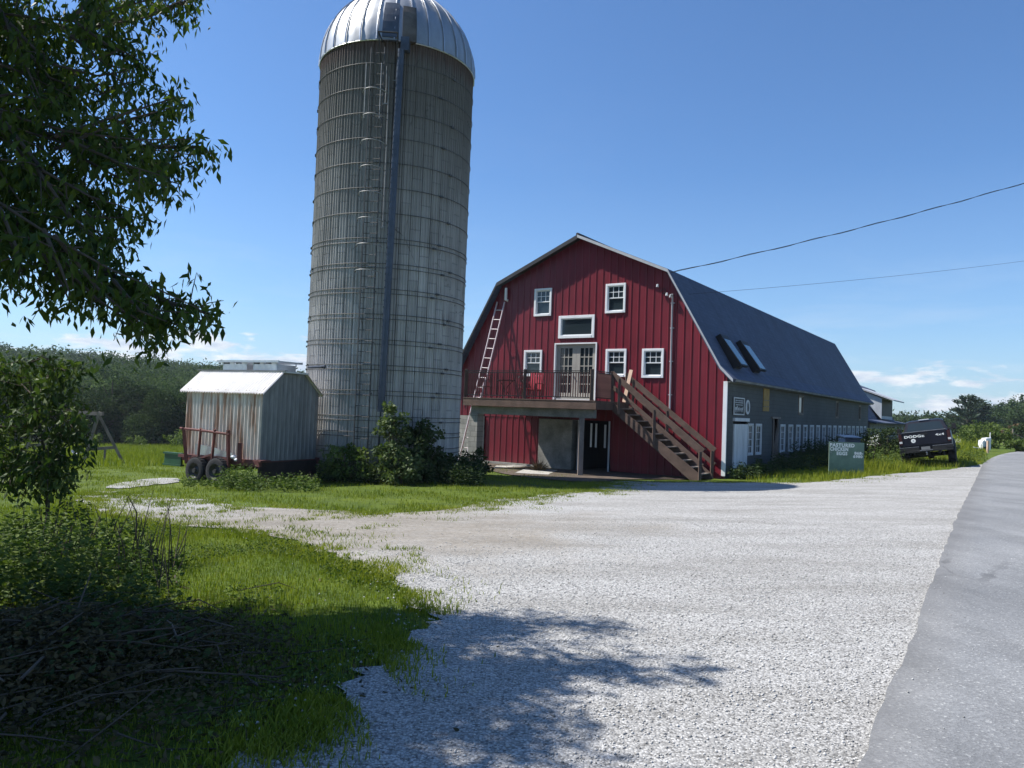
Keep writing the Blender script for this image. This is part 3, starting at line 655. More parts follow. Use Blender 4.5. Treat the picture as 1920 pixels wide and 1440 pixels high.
# hatch platform, ladder with guard hoops, blower pipe, hanging chains
pl = MB(); pa, pb = fa-.2, fa-.02
for rr in (SR+.12, SR+.62): pl.tube([SP(pa, rr, RIM-.12), SP(pb, rr, RIM-.12)], .022, 6)
for a in (pa, pb): pl.tube([SP(a, SR, RIM-.12), SP(a, SR+.62, RIM-.12)], .022, 6); pl.tube([SP(a, SR+.6, RIM-.12), SP(a, SR+.02, RIM-1.0)], .018, 6)
mk('hatch_platform', pl, M['iron'], silo)
la = fa-.235; tang = Vector((-sin(la), cos(la), 0)); outv = Vector((cos(la), sin(la), 0))
lad = MB()
for s in (-.2, .2): lad.tube([SP(la, SR+.17, .6)+tang*s, SP(la, SR+.17, RIM-.35)+tang*s], .016, 6)
zz = .75
while zz < RIM-.4: lad.tube([SP(la, SR+.17, zz)-tang*.2, SP(la, SR+.17, zz)+tang*.2], .011, 5); zz += .31
for zz in np.arange(1.2, RIM-.4, 1.47):
    for s in (-.2, .2): lad.tube([SP(la, SR-.01, zz)+tang*s, SP(la, SR+.17, zz)+tang*s], .012, 5)
ladder_p = mk('silo_ladder', lad, M['hoop'], silo)
for k in range(8):
    zz = RIM-1.75-k*.74
    pts_ = [SP(la, SR+.17, zz)+tang*(.36*cos(t))+outv*(.5*sin(t)) for t in np.linspace(0, pi, 13)]
    mk('guard_hoop', MB().tube(pts_, .014, 6), M['guard'], ladder_p, smooth=True)
cag = MB()
for t in (.9, 2.2):
    cag.tube([SP(la, SR+.17, RIM-1.0)+tang*(.36*cos(t))+outv*(.5*sin(t)), SP(la, SR+.17, RIM-2.6)+tang*(.36*cos(t))+outv*(.5*sin(t))], .012, 5)
mk('guard_rod', cag, M['guard'], ladder_p)
pip = MB(); a0 = fa+.085; zz = RIM-.35; prv = []
pts_ = [SP(fa-.03, SR+.2, 2.15), SP(fa-.005, SR+.2, RIM*.5), SP(fa+.02, SR+.2, RIM-.4)]
pip.tube(pts_, .1, 14)
for zz in np.arange(2.3, RIM-.4, .19):
    aa = fa-.03+.05*(zz-2.15)/(RIM-2.55); pip.tube([SP(aa, SR+.2, zz-.012), SP(aa, SR+.2, zz+.012)], .108, 14)
bp = mk('blower_pipe', pip, M['pipe'], silo, smooth=True)
for zz in np.arange(2.6, RIM, 2.2):
    aa = fa-.03+.05*(zz-2.15)/(RIM-2.55); mk('pipe_bracket', MB().tube([SP(aa, SR-.02, zz), SP(aa, SR+.1, zz)], .03, 6), M['iron'], bp)
mk('pipe_stub', MB().tube([SP(fa-.04, SR+.03, .9), SP(fa-.03, SR+.1, 2.2)], .02, 6), M['iron'], bp)
mk('pipe_cap', MB().obox(SP(fa+.07, SR+.12, RIM-.2), tang*.12, outv*.1, Vector((0, 0, .2))), M['pipe'], bp)
for a, z0, z1 in ((fa-.1, RIM-1.2, RIM-5.6), (fa-.02, RIM-.2, RIM-1.3), (fa-.13, RIM-.9, RIM-2.0)):
    ch = MB(); ch.tube([SP(a, SR+.16, z0), SP(a+.004, SR+.14, (z0+z1)/2), SP(a, SR+.16, z1)], .013, 5)
    ch.obox(SP(a, SR+.16, z1), tang*.07, outv*.01, Vector((0, 0, .015)))
    mk('hanging_chain', ch, M['guard'], silo)

# ------------------------------------------------------------------ barn
def W(u, off, z): return P0+Gv*u-Lv*off+Vector((0, 0, z))
def S(s, d, z): return P0+Lv*s-Gv*d+Vector((0, 0, z))
barn = thing('barn', 'long red gambrel barn with slate-grey roof and white windows, behind a raised deck', 'barn', W(5.9, 0, g(*W(5.9, 0, 0).xy)))
RP = [(-.32, 2.98), (.12, 3.42), (2.15, 6.9), (5.9, 8.52), (9.65, 6.9), (11.68, 3.42), (12.12, 2.98)]
def lerp(P, u):
    for (a, za), (b, zb_) in zip(P[:-1], P[1:]):
        if a <= u <= b: return za+(zb_-za)*(u-a)/(b-a)
    return P[-1][1] if u > P[-1][0] else P[0][1]
def top(u): return lerp(RP, u)-.1
def ribwall(mb, Wf, u0, u1, bot, top, holes=(), pitch=.3, ph=.1, depth=.022, prof=((-.035, 0), (-.014, 1), (.014, 1), (.035, 0)), extra=()):
    bp_ = []
    if pitch:
        r = u0+ph
        while r < u1:
            for d, k in prof: bp_.append((r+d, k*depth))
            r += pitch
    bp_ = [b for b in bp_ if u0 < b[0] < u1]
    P = [(u0, 0)]+sorted(bp_)+[(u1, 0)]
    def offs(u): return lerp(P, u) if pitch else 0.0
    cuts = sorted(set([round(p[0], 5) for p in P]+[round(e, 5) for h in holes for e in h[:2] if u0 < e < u1]+[e for e in extra if u0 < e < u1]))
    for a, b in zip(cuts[:-1], cuts[1:]):
        if b-a < 1e-4: continue
        mid = (a+b)/2; segs = [(None, None)]
        hs = sorted([h for h in holes if h[0] < mid < h[1]], key=lambda h: h[2]); lo = None; iv = []
        for h in hs: iv.append((lo, h[2])); lo = h[3]
        iv.append((lo, None))
        for l, t in iv:
            za0 = bot(a) if l is None else l; zb0 = bot(b) if l is None else l; za1 = top(a) if t is None else t; zb1 = top(b) if t is None else t
            if za1-za0 < 1e-3 and zb1-zb0 < 1e-3: continue
            mb.quad(Wf(a, offs(a), za0), Wf(a, offs(a), za1), Wf(b, offs(b), zb1), Wf(b, offs(b), zb0))
WINS = [(7.16, 7.97, 5.45, 6.57), (3.92, 4.76, 5.44, 6.56), (7.51, 8.37, 3.03, 4.09), (3.81, 4.67, 3.03, 4.08), (2.33, 3.18, 3.0, 4.07)]
TRANS = (5.19, 6.79, 4.53, 5.42); FD = (5.06, 6.94, 2.1, 4.35); DW = (4.44, 5.72, -1.2, 1.36)
mb = MB(); ribwall(mb, W, 0, 11.8, lambda u: -.5 if u < 4.44 else (1.36 if u > 5.72 else 1.36), top, [w_[:4] for w_ in WINS]+[TRANS, FD], extra=(2.15, 5.9, 9.65, 4.44, .12, 11.68))
mk('gable_wall', mb, M['red'], barn)
mb = MB(); ribwall(mb, lambda u, o, z: W(u, o-.02, z), 7.5, 10.25, lambda u: -.49, lambda u: 1.355, ph=.15); mk('lower_siding', mb, M['red'], barn)
def brick_box(u0, u1, o0, o1, z0, z1): return MB().prism([W(u0, o0, z0), W(u1, o0, z0), W(u1, o1, z0), W(u0, o1, z0)], (0, 0, z1-z0))
mk('block_foundation', brick_box(10.3, 11.8, -.2, .12, -1.0, 1.35), M['block'], barn)
mk('footing', brick_box(7.46, 10.3, -.3, .1, -1.0, -.5), M['concrete'], barn)
mk('concrete_wall', brick_box(5.95, 7.46, -.3, .16, -1.0, 1.35), M['concrete'], barn)
for u_ in (7.49, 10.27): mk('siding_edge_trim', MB().beam(W(u_, .055, -.5), W(u_, .055, 1.35), .05, .06), M['greytrim'], barn)
# doorway under the deck
mb = MB(); o_ = -1.6
a, b, c, d = DW
for q4 in ([W(a, 0, c), W(a, o_, c), W(a, o_, d), W(a, 0, d)], [W(b, 0, c), W(b, 0, d), W(b, o_, d), W(b, o_, c)], [W(a, o_, c), W(b, o_, c), W(b, o_, d), W(a, o_, d)], [W(a, 0, d), W(a, o_, d), W(b, o_, d), W(b, 0, d)]): mb.quad(*q4)
dwy = mk('stable_doorway', mb, M['dark'], barn)
for u_ in (4.42, 5.74): mk('door_jamb', MB().beam(W(u_, .03, -.7), W(u_, .03, 1.36), .06, .06), M['greytrim'], dwy)
for u_, z0, z1 in ((4.55, .35, 1.22), (4.93, .35, 1.25), (5.14, .35, 1.25), (5.5, .2, 1.2), (5.62, .2, 1.3)):
    mk('sun_strip_board', MB().obox(W(u_, .1, (z0+z1)/2), Gv*.035, Lv*.012, Vector((0, 0, (z1-z0)/2))), M['whitewood'], dwy)  # white strips stand in for sunlight slicing through the deck gaps
# windows
def window(parent, Wf, a, b, c, d, fw=.085, hung=True, grid=(3, 2), mat=None, proud=.05):
    mat = mat or M['white']; ax = (Wf(1, 0, 0)-Wf(0, 0, 0)); on = (Wf(0, 1, 0)-Wf(0, 0, 0)); Zv = Vector((0, 0, 1))
    def bar(mb, u0, u1, z0, z1, o0, o1): mb.obox(Wf((u0+u1)/2, (o0+o1)/2, (z0+z1)/2), ax*((u1-u0)/2), on*((o1-o0)/2), Zv*((z1-z0)/2))
    mb = MB(); bar(mb, a, a+fw, c, d, -.09, proud); bar(mb, b-fw, b, c, d, -.09, proud); bar(mb, a+fw, b-fw, d-fw, d, -.09, proud); bar(mb, a+fw, b-fw, c, c+fw, -.09, proud+.012)
    wn = mk('window', mb, mat, parent, bevel=.006)
    a2, b2, c2, d2 = a+fw, b-fw, c+fw, d-fw; mid = c2+(d2-c2)*.52; st = .035
    rng_ = ((mid-.015, d2, 0.0, grid), (c2, mid+.015, -.03, None)) if hung else ((c2, d2, 0.0, grid),)
    for z0, z1, o_, gr_ in rng_:
        mb = MB(); bar(mb, a2, a2+st, z0, z1, o_-.03, o_); bar(mb, b2-st, b2, z0, z1, o_-.03, o_); bar(mb, a2+st, b2-st, z1-st, z1, o_-.03, o_); bar(mb, a2+st, b2-st, z0, z0+st, o_-.03, o_)
        if gr_:
            for k in range(1, gr_[0]): uu = a2+(b2-a2)*k/gr_[0]; bar(mb, uu-.011, uu+.011, z0+st, z1-st, o_-.022, o_-.004)
            for k in range(1, gr_[1]): z_ = z0+(z1-z0)*k/gr_[1]; bar(mb, a2+st, b2-st, z_-.011, z_+.011, o_-.021, o_-.005)
        mk('sash', mb, mat, wn)
        mb = MB(); mb.quad(Wf(a2, o_-.02, z0), Wf(a2, o_-.02, z1), Wf(b2, o_-.02, z1), Wf(b2, o_-.02, z0)); mk('pane', mb, M['glass'], wn)
    return wn
for w_ in WINS: window(barn, W, *w_)
window(barn, W, *TRANS, fw=.11, hung=False, grid=None)
# french door
a, b, c, d = FD; mb = MB()
for (u0, u1, z0, z1) in ((a, a+.05, c, d), (b-.05, b, c, d), (a+.05, b-.05, d-.05, d)): mb.obox(W((u0+u1)/2, -.05, (z0+z1)/2), Gv*((u1-u0)/2), Lv*.09, Vector((0, 0, (z1-z0)/2)))
fr = mk('french_door', mb, M['white'], barn)
mb = MB().obox(W((a+b)/2-.05, .09, c+.02), Gv*.75, Lv*.1, Vector((0, 0, .035))); mk('threshold', mb, M['white'], fr)
mid = (a+b)/2
for u0, u1 in ((a+.05, mid-.004), (mid+.004, b-.05)):
    mb = MB(); sw = .17; z0, z1 = c+.06, d-.06
    def bar(p, q, r, s_, o0, o1): mb.obox(W((p+q)/2, (o0+o1)/2, (r+s_)/2), Gv*((q-p)/2), Lv*((o1-o0)/2), Vector((0, 0, (s_-r)/2)))
    bar(u0, u0+sw, z0, z1, -.12, -.07); bar(u1-sw, u1, z0, z1, -.12, -.07); bar(u0+sw, u1-sw, z1-.14, z1, -.12, -.07); bar(u0+sw, u1-sw, z0, z0+.24, -.12, -.07)
    gu0, gu1, gz0, gz1 = u0+sw, u1-sw, z0+.24, z1-.14
    for k in (1, 2): uu = gu0+(gu1-gu0)*k/3; bar(uu-.018, uu+.018, gz0, gz1, -.11, -.075)
    for k in range(1, 5): z_ = gz0+(gz1-gz0)*k/5; bar(gu0, gu1, z_-.018, z_+.018, -.109, -.076)
    mk('door_leaf', mb, M['doortan'], fr)
    mb = MB().quad(W(gu0, -.1, gz0), W(gu0, -.1, gz1), W(gu1, -.1, gz1), W(gu1, -.1, gz0)); mk('pane', mb, M['glass'], fr)
mb = MB().cyl(W(mid+.09, -.07, 3.05), W(mid+.09, -.01, 3.05), .03); mk('handle', mb, M['galv'], fr)
# roof
def roofshell(P, th, s0, s1, PP):
    out_ = [PP(u, s, z) for s in (s0, s1) for u, z in P]; n = len(P); cu = (P[0][0]+P[-1][0])/2
    inn = [PP(cu+(u-cu)*(1-th*.12), s, z-th) for s in (s0, s1) for u, z in P]
    mb = MB(); mb.v = [Vector(v) for v in out_+inn]; B = 2*n
    for i in range(n-1):
        mb.f += [(i, i+1, n+i+1, n+i), (B+i, B+n+i, B+n+i+1, B+i+1), (i, B+i, B+i+1, i+1), (n+i, n+i+1, B+n+i+1, B+n+i)]
    mb.f += [(0, n, B+n, B), (n-1, B+n-1, B+2*n-1, 2*n-1)]; return mb
BS = 28.0
rs = mk('roof', roofshell(RP, .1, -.32, BS+.2, lambda u, s, z: P0+Gv*u+Lv*s+Vector((0, 0, z))), M['roof'], barn)
mk('ridge_cap', MB().tube([P0+Gv*5.9+Lv*(-.36)+Vector((0, 0, 8.53)), P0+Gv*5.9+Lv*(BS+.22)+Vector((0, 0, 8.53))], .06, 6), M['darktrim'], rs)
def rake(pts_, h, mat, name, o=.335):
    mb = MB()
    for (u0, z0), (u1, z1) in zip(pts_[:-1], pts_[1:]): mb.prism([W(u0, o, z0-.012), W(u1, o, z1-.012), W(u1, o, z1-h), W(u0, o, z0-h)], -Lv*.03)
    return mk(name, mb, mat, rs)
rake(RP[3:], .17, M['darktrim'], 'rake_board'); rake(RP[2:4], .12, M['greytrim'], 'rake_board'); rake(RP[0:3], .12, M['greytrim'], 'rake_board')
mb = MB()
for i in range(len(RP)-1):
    (u0, z0), (u1, z1) = RP[i], RP[i+1]; mb.quad(W(u0, .3, z0-.115), W(u1, .3, z1-.115), W(u1, -.0, z1-.115), W(u0, 0, z0-.115))
mk('soffit', mb, M['darktrim'], rs)
mb = MB(); mb.prism([S(0, .32, 2.97), S(0, .3, 2.9), S(0, .05, 2.86), S(0, .05, 2.9)], Lv*BS); mk('eave_board', mb, M['greyshed'], rs)
mk('corner_trim', MB().prism([W(-.03, .035, -.35), W(.11, .035, -.35), W(.11, -.02, -.35), W(-.03, -.02, -.35)], (0, 0, 3.25)), M['white'], barn)
# side walls, back wall
def W2(s, d, z): return S(s, d, z)
win_s = [(2.47, 3.13), (3.45, 4.2)]+[(6.92+i*1.305, 6.92+i*1.305+.74) for i in range(17)]
sh = [(s0, s1, .28, 1.47) for s0, s1 in win_s if s1 < 27.9]
narrow = [(9.85, 10.75, 1.92, 2.8), (17.9, 18.55, 1.87, 2.8), (24.6, 25.28, 1.83, 2.75)]
SD = (.78, 2.36, -.35, 1.57); SD2 = (5.76, 6.5, -.1, 1.7)
mb = MB(); ribwall(mb, lambda u, o, z: S(u, o, z), 0.0, BS, lambda u: -.7, lambda u: 2.95, sh+narrow+[SD, SD2], pitch=0)
mk('side_wall', mb, M['sidewall'], barn)
mb = MB(); ribwall(mb, lambda u, o, z: P0+Gv*11.8+Lv*u+Vector((0, 0, z)), 0, BS, lambda u: -.9, lambda u: 3.2, pitch=0); mk('side_wall', mb, M['red'], barn)
mb = MB(); ribwall(mb, lambda u, o, z: W(u, -BS, z), 0, 11.8, lambda u: -.9, top, pitch=0, extra=(2.15, 5.9, 9.65, .12, 11.68)); mk('back_wall', mb, M['greyshed'], barn)
Sf = lambda s, d, z: S(s, d, z)
for h in sh: window(barn, Sf, *h, fw=.07, hung=False, grid=(2, 4), mat=M['whitewood'], proud=.03)
for h in narrow:
    window(barn, Sf, *h, fw=.06, hung=False, grid=None, mat=M['greywood'], proud=.03)
mb = MB()
for s0, s1 in ((SD[0]+.02, SD[0]+.77), (SD[0]+.78, SD[1]-.02)): mb.obox(S((s0+s1)/2, .02, (SD[2]+SD[3])/2-.06), Lv*((s1-s0)/2), Gv*.025, Vector((0, 0, (SD[3]-SD[2])/2-.07)))
sdoor = mk('double_door', mb, M['whitewood'], barn)
mb = MB().obox(S(1.57, .04, 1.6), Lv*.85, Gv*.045, Vector((0, 0, .06))); mk('door_lintel', mb, M['whitewood'], sdoor)
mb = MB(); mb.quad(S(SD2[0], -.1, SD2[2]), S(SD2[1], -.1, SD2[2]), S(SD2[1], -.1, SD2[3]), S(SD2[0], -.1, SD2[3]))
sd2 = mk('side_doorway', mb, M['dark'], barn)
mb = MB(); mb.beam(S(SD2[0]+.05, .02, -.4), S(SD2[0]+.05, .02, 1.7), .1, .05); mb.beam(S(SD2[1]-.05, .02, -.4), S(SD2[1]-.05, .02, 1.7), .1, .05); mb.obox(S(6.13, .03, 1.73), Lv*.62, Gv*.04, Vector((0, 0, .04))); mb.beam(S(5.8, .06, -.1), S(6.45, .03, 1.3), .12, .03)
mk('door_frame', mb, M['greywood'], sd2)
mb = MB().obox(S(4.72, .015, 2.43), Lv*.4, Gv*.012, Vector((0, 0, .46))); ypan = mk('wall_patch', mb, M['yellow'], barn)
mb = MB()
for z_ in (2.15, 2.4): mb.obox(S(4.72, .035, z_), Lv*.4, Gv*.012, Vector((0, 0, .012)))
mk('patch_batten', mb, M['greywood'], ypan)
# open roof windows on the slope
Ad = W(.12, 0, 3.42); Bd = W(2.15, 0, 6.9); ed_ = (Bd-Ad).normalized(); nd = ed_.cross(-Lv); nd = nd if nd.z > 0 else -nd
for s0, s1 in ((.95, 1.8), (3.25, 4.12)):
    def RPt(s, t, h): return Ad+Lv*s+ed_*t+nd*h
    mb = MB(); t0, t1 = .02, 1.32
    for (sa, sb, ta, tb) in ((s0, s0+.06, t0, t1), (s1-.06, s1, t0, t1), (s0+.06, s1-.06, t1-.06, t1), (s0+.06, s1-.06, t0, t0+.06)):
        mb.obox(RPt((sa+sb)/2, (ta+tb)/2, .04), Lv*((sb-sa)/2), ed_*((tb-ta)/2), nd*.07)
    rw = mk('roof_window', mb, M['blackplastic'], rs)
    mb = MB(); lo, hi = .27, .15
    mb.add([RPt(s, t, h+k) for k in (-.05, .05) for s, t, h in ((s0, t0-.08, lo), (s1, t0-.08, lo), (s1, t1, hi), (s0, t1, hi))], [(3, 2, 1, 0), (4, 5, 6, 7), (0, 1, 5, 4), (1, 2, 6, 5), (2, 3, 7, 6), (3, 0, 4, 7)])
    mb.add([RPt(s, t, h) for s, t, h in ((s0, t0-.06, .0), (s0, t1, .0), (s0, t1, hi), (s0, t0-.06, lo))]+[RPt(s, t, h) for s, t, h in ((s0+.03, t0-.06, .0), (s0+.03, t1, .0), (s0+.03, t1, hi), (s0+.03, t0-.06, lo))], [(0, 1, 2, 3), (7, 6, 5, 4), (0, 3, 7, 4)])
    mk('sash', mb, M['blackplastic'], rw)
    mb = MB().add([RPt(s, t, h+.054) for s, t, h in ((s0+.07, t0-.02, lo), (s1-.07, t0-.02, lo), (s1-.07, t1-.06, hi), (s0+.07, t1-.06, hi))], [(0, 1, 2, 3)]); mk('pane', mb, M['skyglass'], rw)
# conduit, vent pipe, insulators
mb = MB().tube([W(2.03, .05, 1.7), W(2.05, .05, 5.9), W(2.05, .09, 6.0), W(2.08, .16, 5.98), W(2.1, .18, 5.88)], .035, 8); cnd = mk('conduit', mb, M['greytrim'], barn, smooth=True)
mb = MB()
for z_ in (2.4, 3.6, 4.8, 5.7): mb.obox(W(2.04, .03, z_), Gv*.07, Lv*.035, Vector((0, 0, .015)))
mk('pipe_strap', mb, M['galv'], cnd)
mk('vent_pipe', MB().tube([W(9.32, .0, 6.18), W(9.32, .12, 6.18), W(9.32, .12, 6.68)], .055, 10), M['white'], barn, smooth=True)
for u_, z_ in ((2.62, 6.32), (2.25, 5.98)):
    mb = MB().tube([W(u_, 0, z_), W(u_-.02, .16, z_+.02)], .012, 6); mb.lathe(W(u_-.02, .16, z_-.03), [(.0, 0), (.045, .01), (.05, .05), (.035, .06), (.045, .1), (0, .12)], 12); mk('insulator', mb, M['white'], barn, smooth=True)
mb = MB().tube([W(2.4, .05, 6.15)+Gv*.08*cos(t)+Vector((0, 0, .09*sin(t))) for t in np.linspace(0, 5.6, 14)], .012, 5); mk('cable_loop', mb, M['cable'], barn)
# ------------------------------------------------------------------ raised deck with staircase
DZ = 2.07; DF = 2.6; DL, DRt = 9.38, 3.65
deck = thing('raised_deck', 'brown wooden deck with railings and a long staircase on the red barn front', 'deck', W(6.5, 1.4, g(*W(6.5, 1.4, 0).xy)))
mb = MB(); o = .04; i = 0
while o < DF:
    hi = DL if o > .95 else 8.62
    mb.obox(W((hi+DRt)/2, o+.065, DZ-.016), Gv*((hi-DRt)/2), Lv*.064, Vector((0, 0, .016))); o += .138
mk('deck_floor', mb, M['deckwood'], deck)
mb = MB()
def hb(p, q, h, t): mb.beam(p, q, t, h)
mb.beam(W(DL, DF+.02, DZ-.16), W(DRt-.02, DF+.02, DZ-.16), .04, .29); mb.beam(W(DRt, DF, DZ-.16), W(DRt, .05, DZ-.16), .04, .29); mb.beam(W(DL, DF, DZ-.16), W(DL, 1.0, DZ-.16), .04, .29)
for k in range(12): u_ = DRt+.3+k*.48; mb.beam(W(u_, DF-.02, DZ-.15), W(u_, .08 if u_ < 8.6 else 1.0, DZ-.15), .04, .22)
mk('rim_joist', mb, M['deckwood'], deck)
mb = MB(); mb.beam(W(9.2, 2.25, 1.61), W(3.86, 2.25, 1.61), .2, .3); mk('support_beam', mb, M['concrete'], deck)
gz = g(*W(4.35, 2.3, 0).xy)
mk('support_post', MB().box(W(4.35, 2.3, 0)+Vector((-.09, -.09, gz-.1)), W(4.35, 2.3, 0)+Vector((.09, .09, 1.46))), M['greywood'], deck, bevel=.008)
gz = g(*W(9.0, 2.2, 0).xy)
mk('block_pier', MB().prism([W(8.8, 2.05, gz-.1), W(9.2, 2.05, gz-.1), W(9.2, 2.45, gz-.1), W(8.8, 2.45, gz-.1)], (0, 0, 1.56-gz)), M['block'], deck)
RT = DZ+1.02
def railing(p, q, n, post=None):
    mb = MB(); mb.beam(p+Vector((0, 0, 1.02)), q+Vector((0, 0, 1.02)), .045, .03); mb.beam(p+Vector((0, 0, .1)), q+Vector((0, 0, .1)), .04, .035); mb.beam(p+Vector((0, 0, .96)), q+Vector((0, 0, .96)), .03, .035)
    rl = mk('railing', mb, M['iron'], deck); first = None
    for k in range(n):
        c = p.lerp(q, (k+.5)/n); 
        if first is None: first = mk('baluster', MB().box((-.017, -.017, .1), (.017, .017, .98)), M['baluster'], rl, local=True); b_ = first
        else: b_ = first.copy(); COL.objects.link(b_); b_.parent = rl
        b_.location = c-origin(rl)
    return rl
z0 = Vector((0, 0, DZ))
PU = [DL-.05, 6.62, 3.9]
railing(W(DL-.1, DF-.04, DZ), W(6.7, DF-.04, DZ), 27); railing(W(6.54, DF-.04, DZ), W(3.95, DF-.04, DZ), 26); railing(W(DRt+.05, DF-.1, DZ), W(DRt+.05, 1.4, DZ), 13)
for u_, o_ in ((DL-.05, DF-.04), (6.62, DF-.04), (3.86, DF-.04), (DRt+.03, 1.36), (DRt-.03, .3)):
    mk('railing_post', MB().box(W(u_, o_, DZ-.25)+Vector((-.06, -.06, 0)), W(u_, o_, RT+.06)+Vector((.06, .06, 0))), M['deckwood'], deck, bevel=.006)
# staircase
NR = 12; uT, uB = DRt-.02, .42; gzs = g(*W(.4, .9, 0).xy); rise = (DZ-gzs)/NR; run = (uT-uB)/(NR-1); oN, oF = 1.36, .3
mb = MB()
for o_ in (oN, oF):
    mb.prism([W(uT, o_-.02, DZ-.34), W(uT, o_-.02, DZ-.02), W(uB-.1, o_-.02, gzs+.18), W(uB-.1, o_-.02, gzs-.05), W(uB+.22, o_-.02, gzs-.05)], -Lv*.045)
stair = mk('staircase', mb, M['deckwood'], deck)
tread0 = None
for k in range(1, NR):
    u_ = uT-(k-.5)*run; z_ = DZ-k*rise
    tr = mk('tread', MB().obox(W(u_, (oN+oF)/2, z_-.02), Gv*(run/2+.015), Lv*((oN-oF)/2-.025), Vector((0, 0, .02))), M['greywood'], stair) if tread0 is None else tread0.copy()
    if tread0 is None: tread0 = tr; u0_, z0_ = u_, z_
    else: COL.objects.link(tr); tr.parent = stair; tr.location = tread0.location+Gv*(u_-u0_)+Vector((0, 0, z_-z0_))
for o_ in (oN+.04, oF-.04):
    mb = MB(); dz = Vector((0, 0, 1))
    a_ = W(uT+.05, o_, DZ+1.0); b_ = W(uB-.15, o_, gzs+.98+.0); mb.beam(a_, b_, .045, .19)
    a2_ = W(uT+.0, o_, DZ+.52); b2_ = W(uB-.15, o_, gzs+.5); mb.beam(a2_, b2_, .045, .14)
    for u_ in (uB-.06, (uT+uB)/2, uT-.25):
        t = (uT-u_)/(uT-uB); zl = DZ-.1+(gzs+.05-DZ+.1)*t; zh = DZ+1.0+(gzs+.98-DZ-1.0)*t
        mb.box(W(u_, o_, zl-.15 if t < .95 else gzs-.1)+Vector((-.045, -.045, 0)), W(u_, o_, zh+.03)+Vector((.045, .045, 0)))
    mk('handrail', mb, M['deckwood'], stair)
tag(mk('plank', MB().beam(W(3.38, 1.0, DZ+.005), W(3.22, .82, DZ+1.17), .13, .035, up=Lv), M['palewood'], base=W(3.38, 1.0, DZ)), 'pale sunlit board standing at the top of the deck stairs', 'board')  # pale orange colour holds the sunlight falling on the board

# ------------------------------------------------------------------ ladder, deck furniture, slabs
lb = W(10.02, 1.75, g(*W(10.02, 1.75, 0).xy)); lt = W(9.6, .06, 6.12)
ld = thing('extension_ladder', 'long pale aluminium ladder leaning on the left side of the red gable', 'ladder', lb)
dirl = (lt-lb).normalized(); sx_ = dirl.cross(Lv).normalized(); mb = MB(); nrm_ = dirl.cross(sx_)
for s in (-.19, .19): mb.beam(lb+sx_*s, lt+sx_*s, .06, .028, up=sx_)
for s in (-.165, .165): mb.beam(lb+sx_*s+nrm_*.05+dirl*.2, lb+sx_*s+nrm_*.05+dirl*3.6, .05, .025, up=sx_)
mk('rail', mb, M['alum'], ld)
k = .3
while k < (lt-lb).length-.1:
    mk('rung', MB().cyl(lb+dirl*k-sx_*.19, lb+dirl*k+sx_*.19, .017, n=8), M['alum'], ld); k += .42
def iron_chair(base, rz, label):
    R = Matrix.Rotation(rz, 3, 'Z'); ch_ = thing('iron_chair', label, 'chair', base, 'black iron patio chairs'); T = lambda x, y, z: base+R @ Vector((x, y, z))
    mb = MB(); mb.tube([T(.2*cos(t), .2*sin(t), .45) for t in np.linspace(0, 2*pi, 20)[:-1]], .012, 6, closed=True); mb.lathe(T(0, 0, .44), [(.19, 0), (.19, .015)], 16); mk('seat', mb, M['iron'], ch_)
    mb = MB(); arc = [T(.2*cos(t), -.18-.03*sin(t), .46+.46*max(0, sin(t))**.6) for t in np.linspace(0, pi, 14)]; mb.tube(arc, .012, 6)
    for s in (-1, 1):
        mb.tube([T(s*(.06+.05*cos(t)*(1-t/9)), -.2, .66+.09*sin(t)*(1-t/9)) for t in np.linspace(0, 7.5, 24)], .009, 5)
        mb.tube([T(s*(.1+.03*sin(t)), -.19, .46+t*.06) for t in np.linspace(0, 6, 12)], .009, 5)
    mb.tube([T(0, -.2, .46), T(0, -.2, .9)], .009, 5); mk('backrest', mb, M['iron'], ch_)
    for x, y in ((.15, .15), (-.15, .15), (.15, -.15), (-.15, -.15)):
        mk('leg', MB().tube([T(x, y, .45), T(x*1.2, y*1.2, .25), T(x*1.5, y*1.5, .0)], .012, 6), M['iron'], ch_)
iron_chair(W(9.0, 1.75, DZ), radians(60), 'black scrolled iron chair at the left end of the deck railing')
iron_chair(W(7.3, 1.55, DZ), radians(-150), 'black scrolled iron chair between the small table and red chair')
tb_ = W(8.15, 1.6, DZ); tab = thing('patio_table', 'small round black iron table with scrolled base on the deck', 'table', tb_)
mb = MB().lathe(tb_, [(.0, .7), (.36, .7), (.36, .725), (.0, .725)], 24); mk('tabletop', mb, M['iron'], tab)
for k in range(3):
    a = k*2*pi/3+.4; e_ = Vector((cos(a), sin(a), 0)); mk('leg', MB().tube([tb_+e_*.3+Vector((0, 0, .7)), tb_+e_*.1+Vector((0, 0, .5)), tb_+e_*.06+Vector((0, 0, .32)), tb_+e_*.16+Vector((0, 0, .14)), tb_+e_*.33+Vector((0, 0, .0))], .013, 6), M['iron'], tab)
rcb = W(6.95, 1.5, DZ); rc = thing('red_chair', 'red slatted chair on the deck behind the middle railing post', 'chair', rcb)
def RC(x, y, z): return rcb+Gv*x-Lv*y+Vector((0, 0, z))
mb = MB()
for k in range(5): mb.obox(RC(-.24+k*.12, -.22-.0, .68), Gv*.05, Lv*.01-Vector((0, 0, 0)), Vector((0, 0, .36))+Lv*.06)
mb.obox(RC(0, -.3, 1.0), Gv*.31, Lv*.012, Vector((0, 0, .05))); mk('backrest', mb, M['redplastic'], rc)
mb = MB()
for k in range(4): mb.obox(RC(0, -.12+k*.13, .38+k*.012), Gv*.29, Lv*.055, Vector((0, 0, .01)))
mk('seat', mb, M['redplastic'], rc)
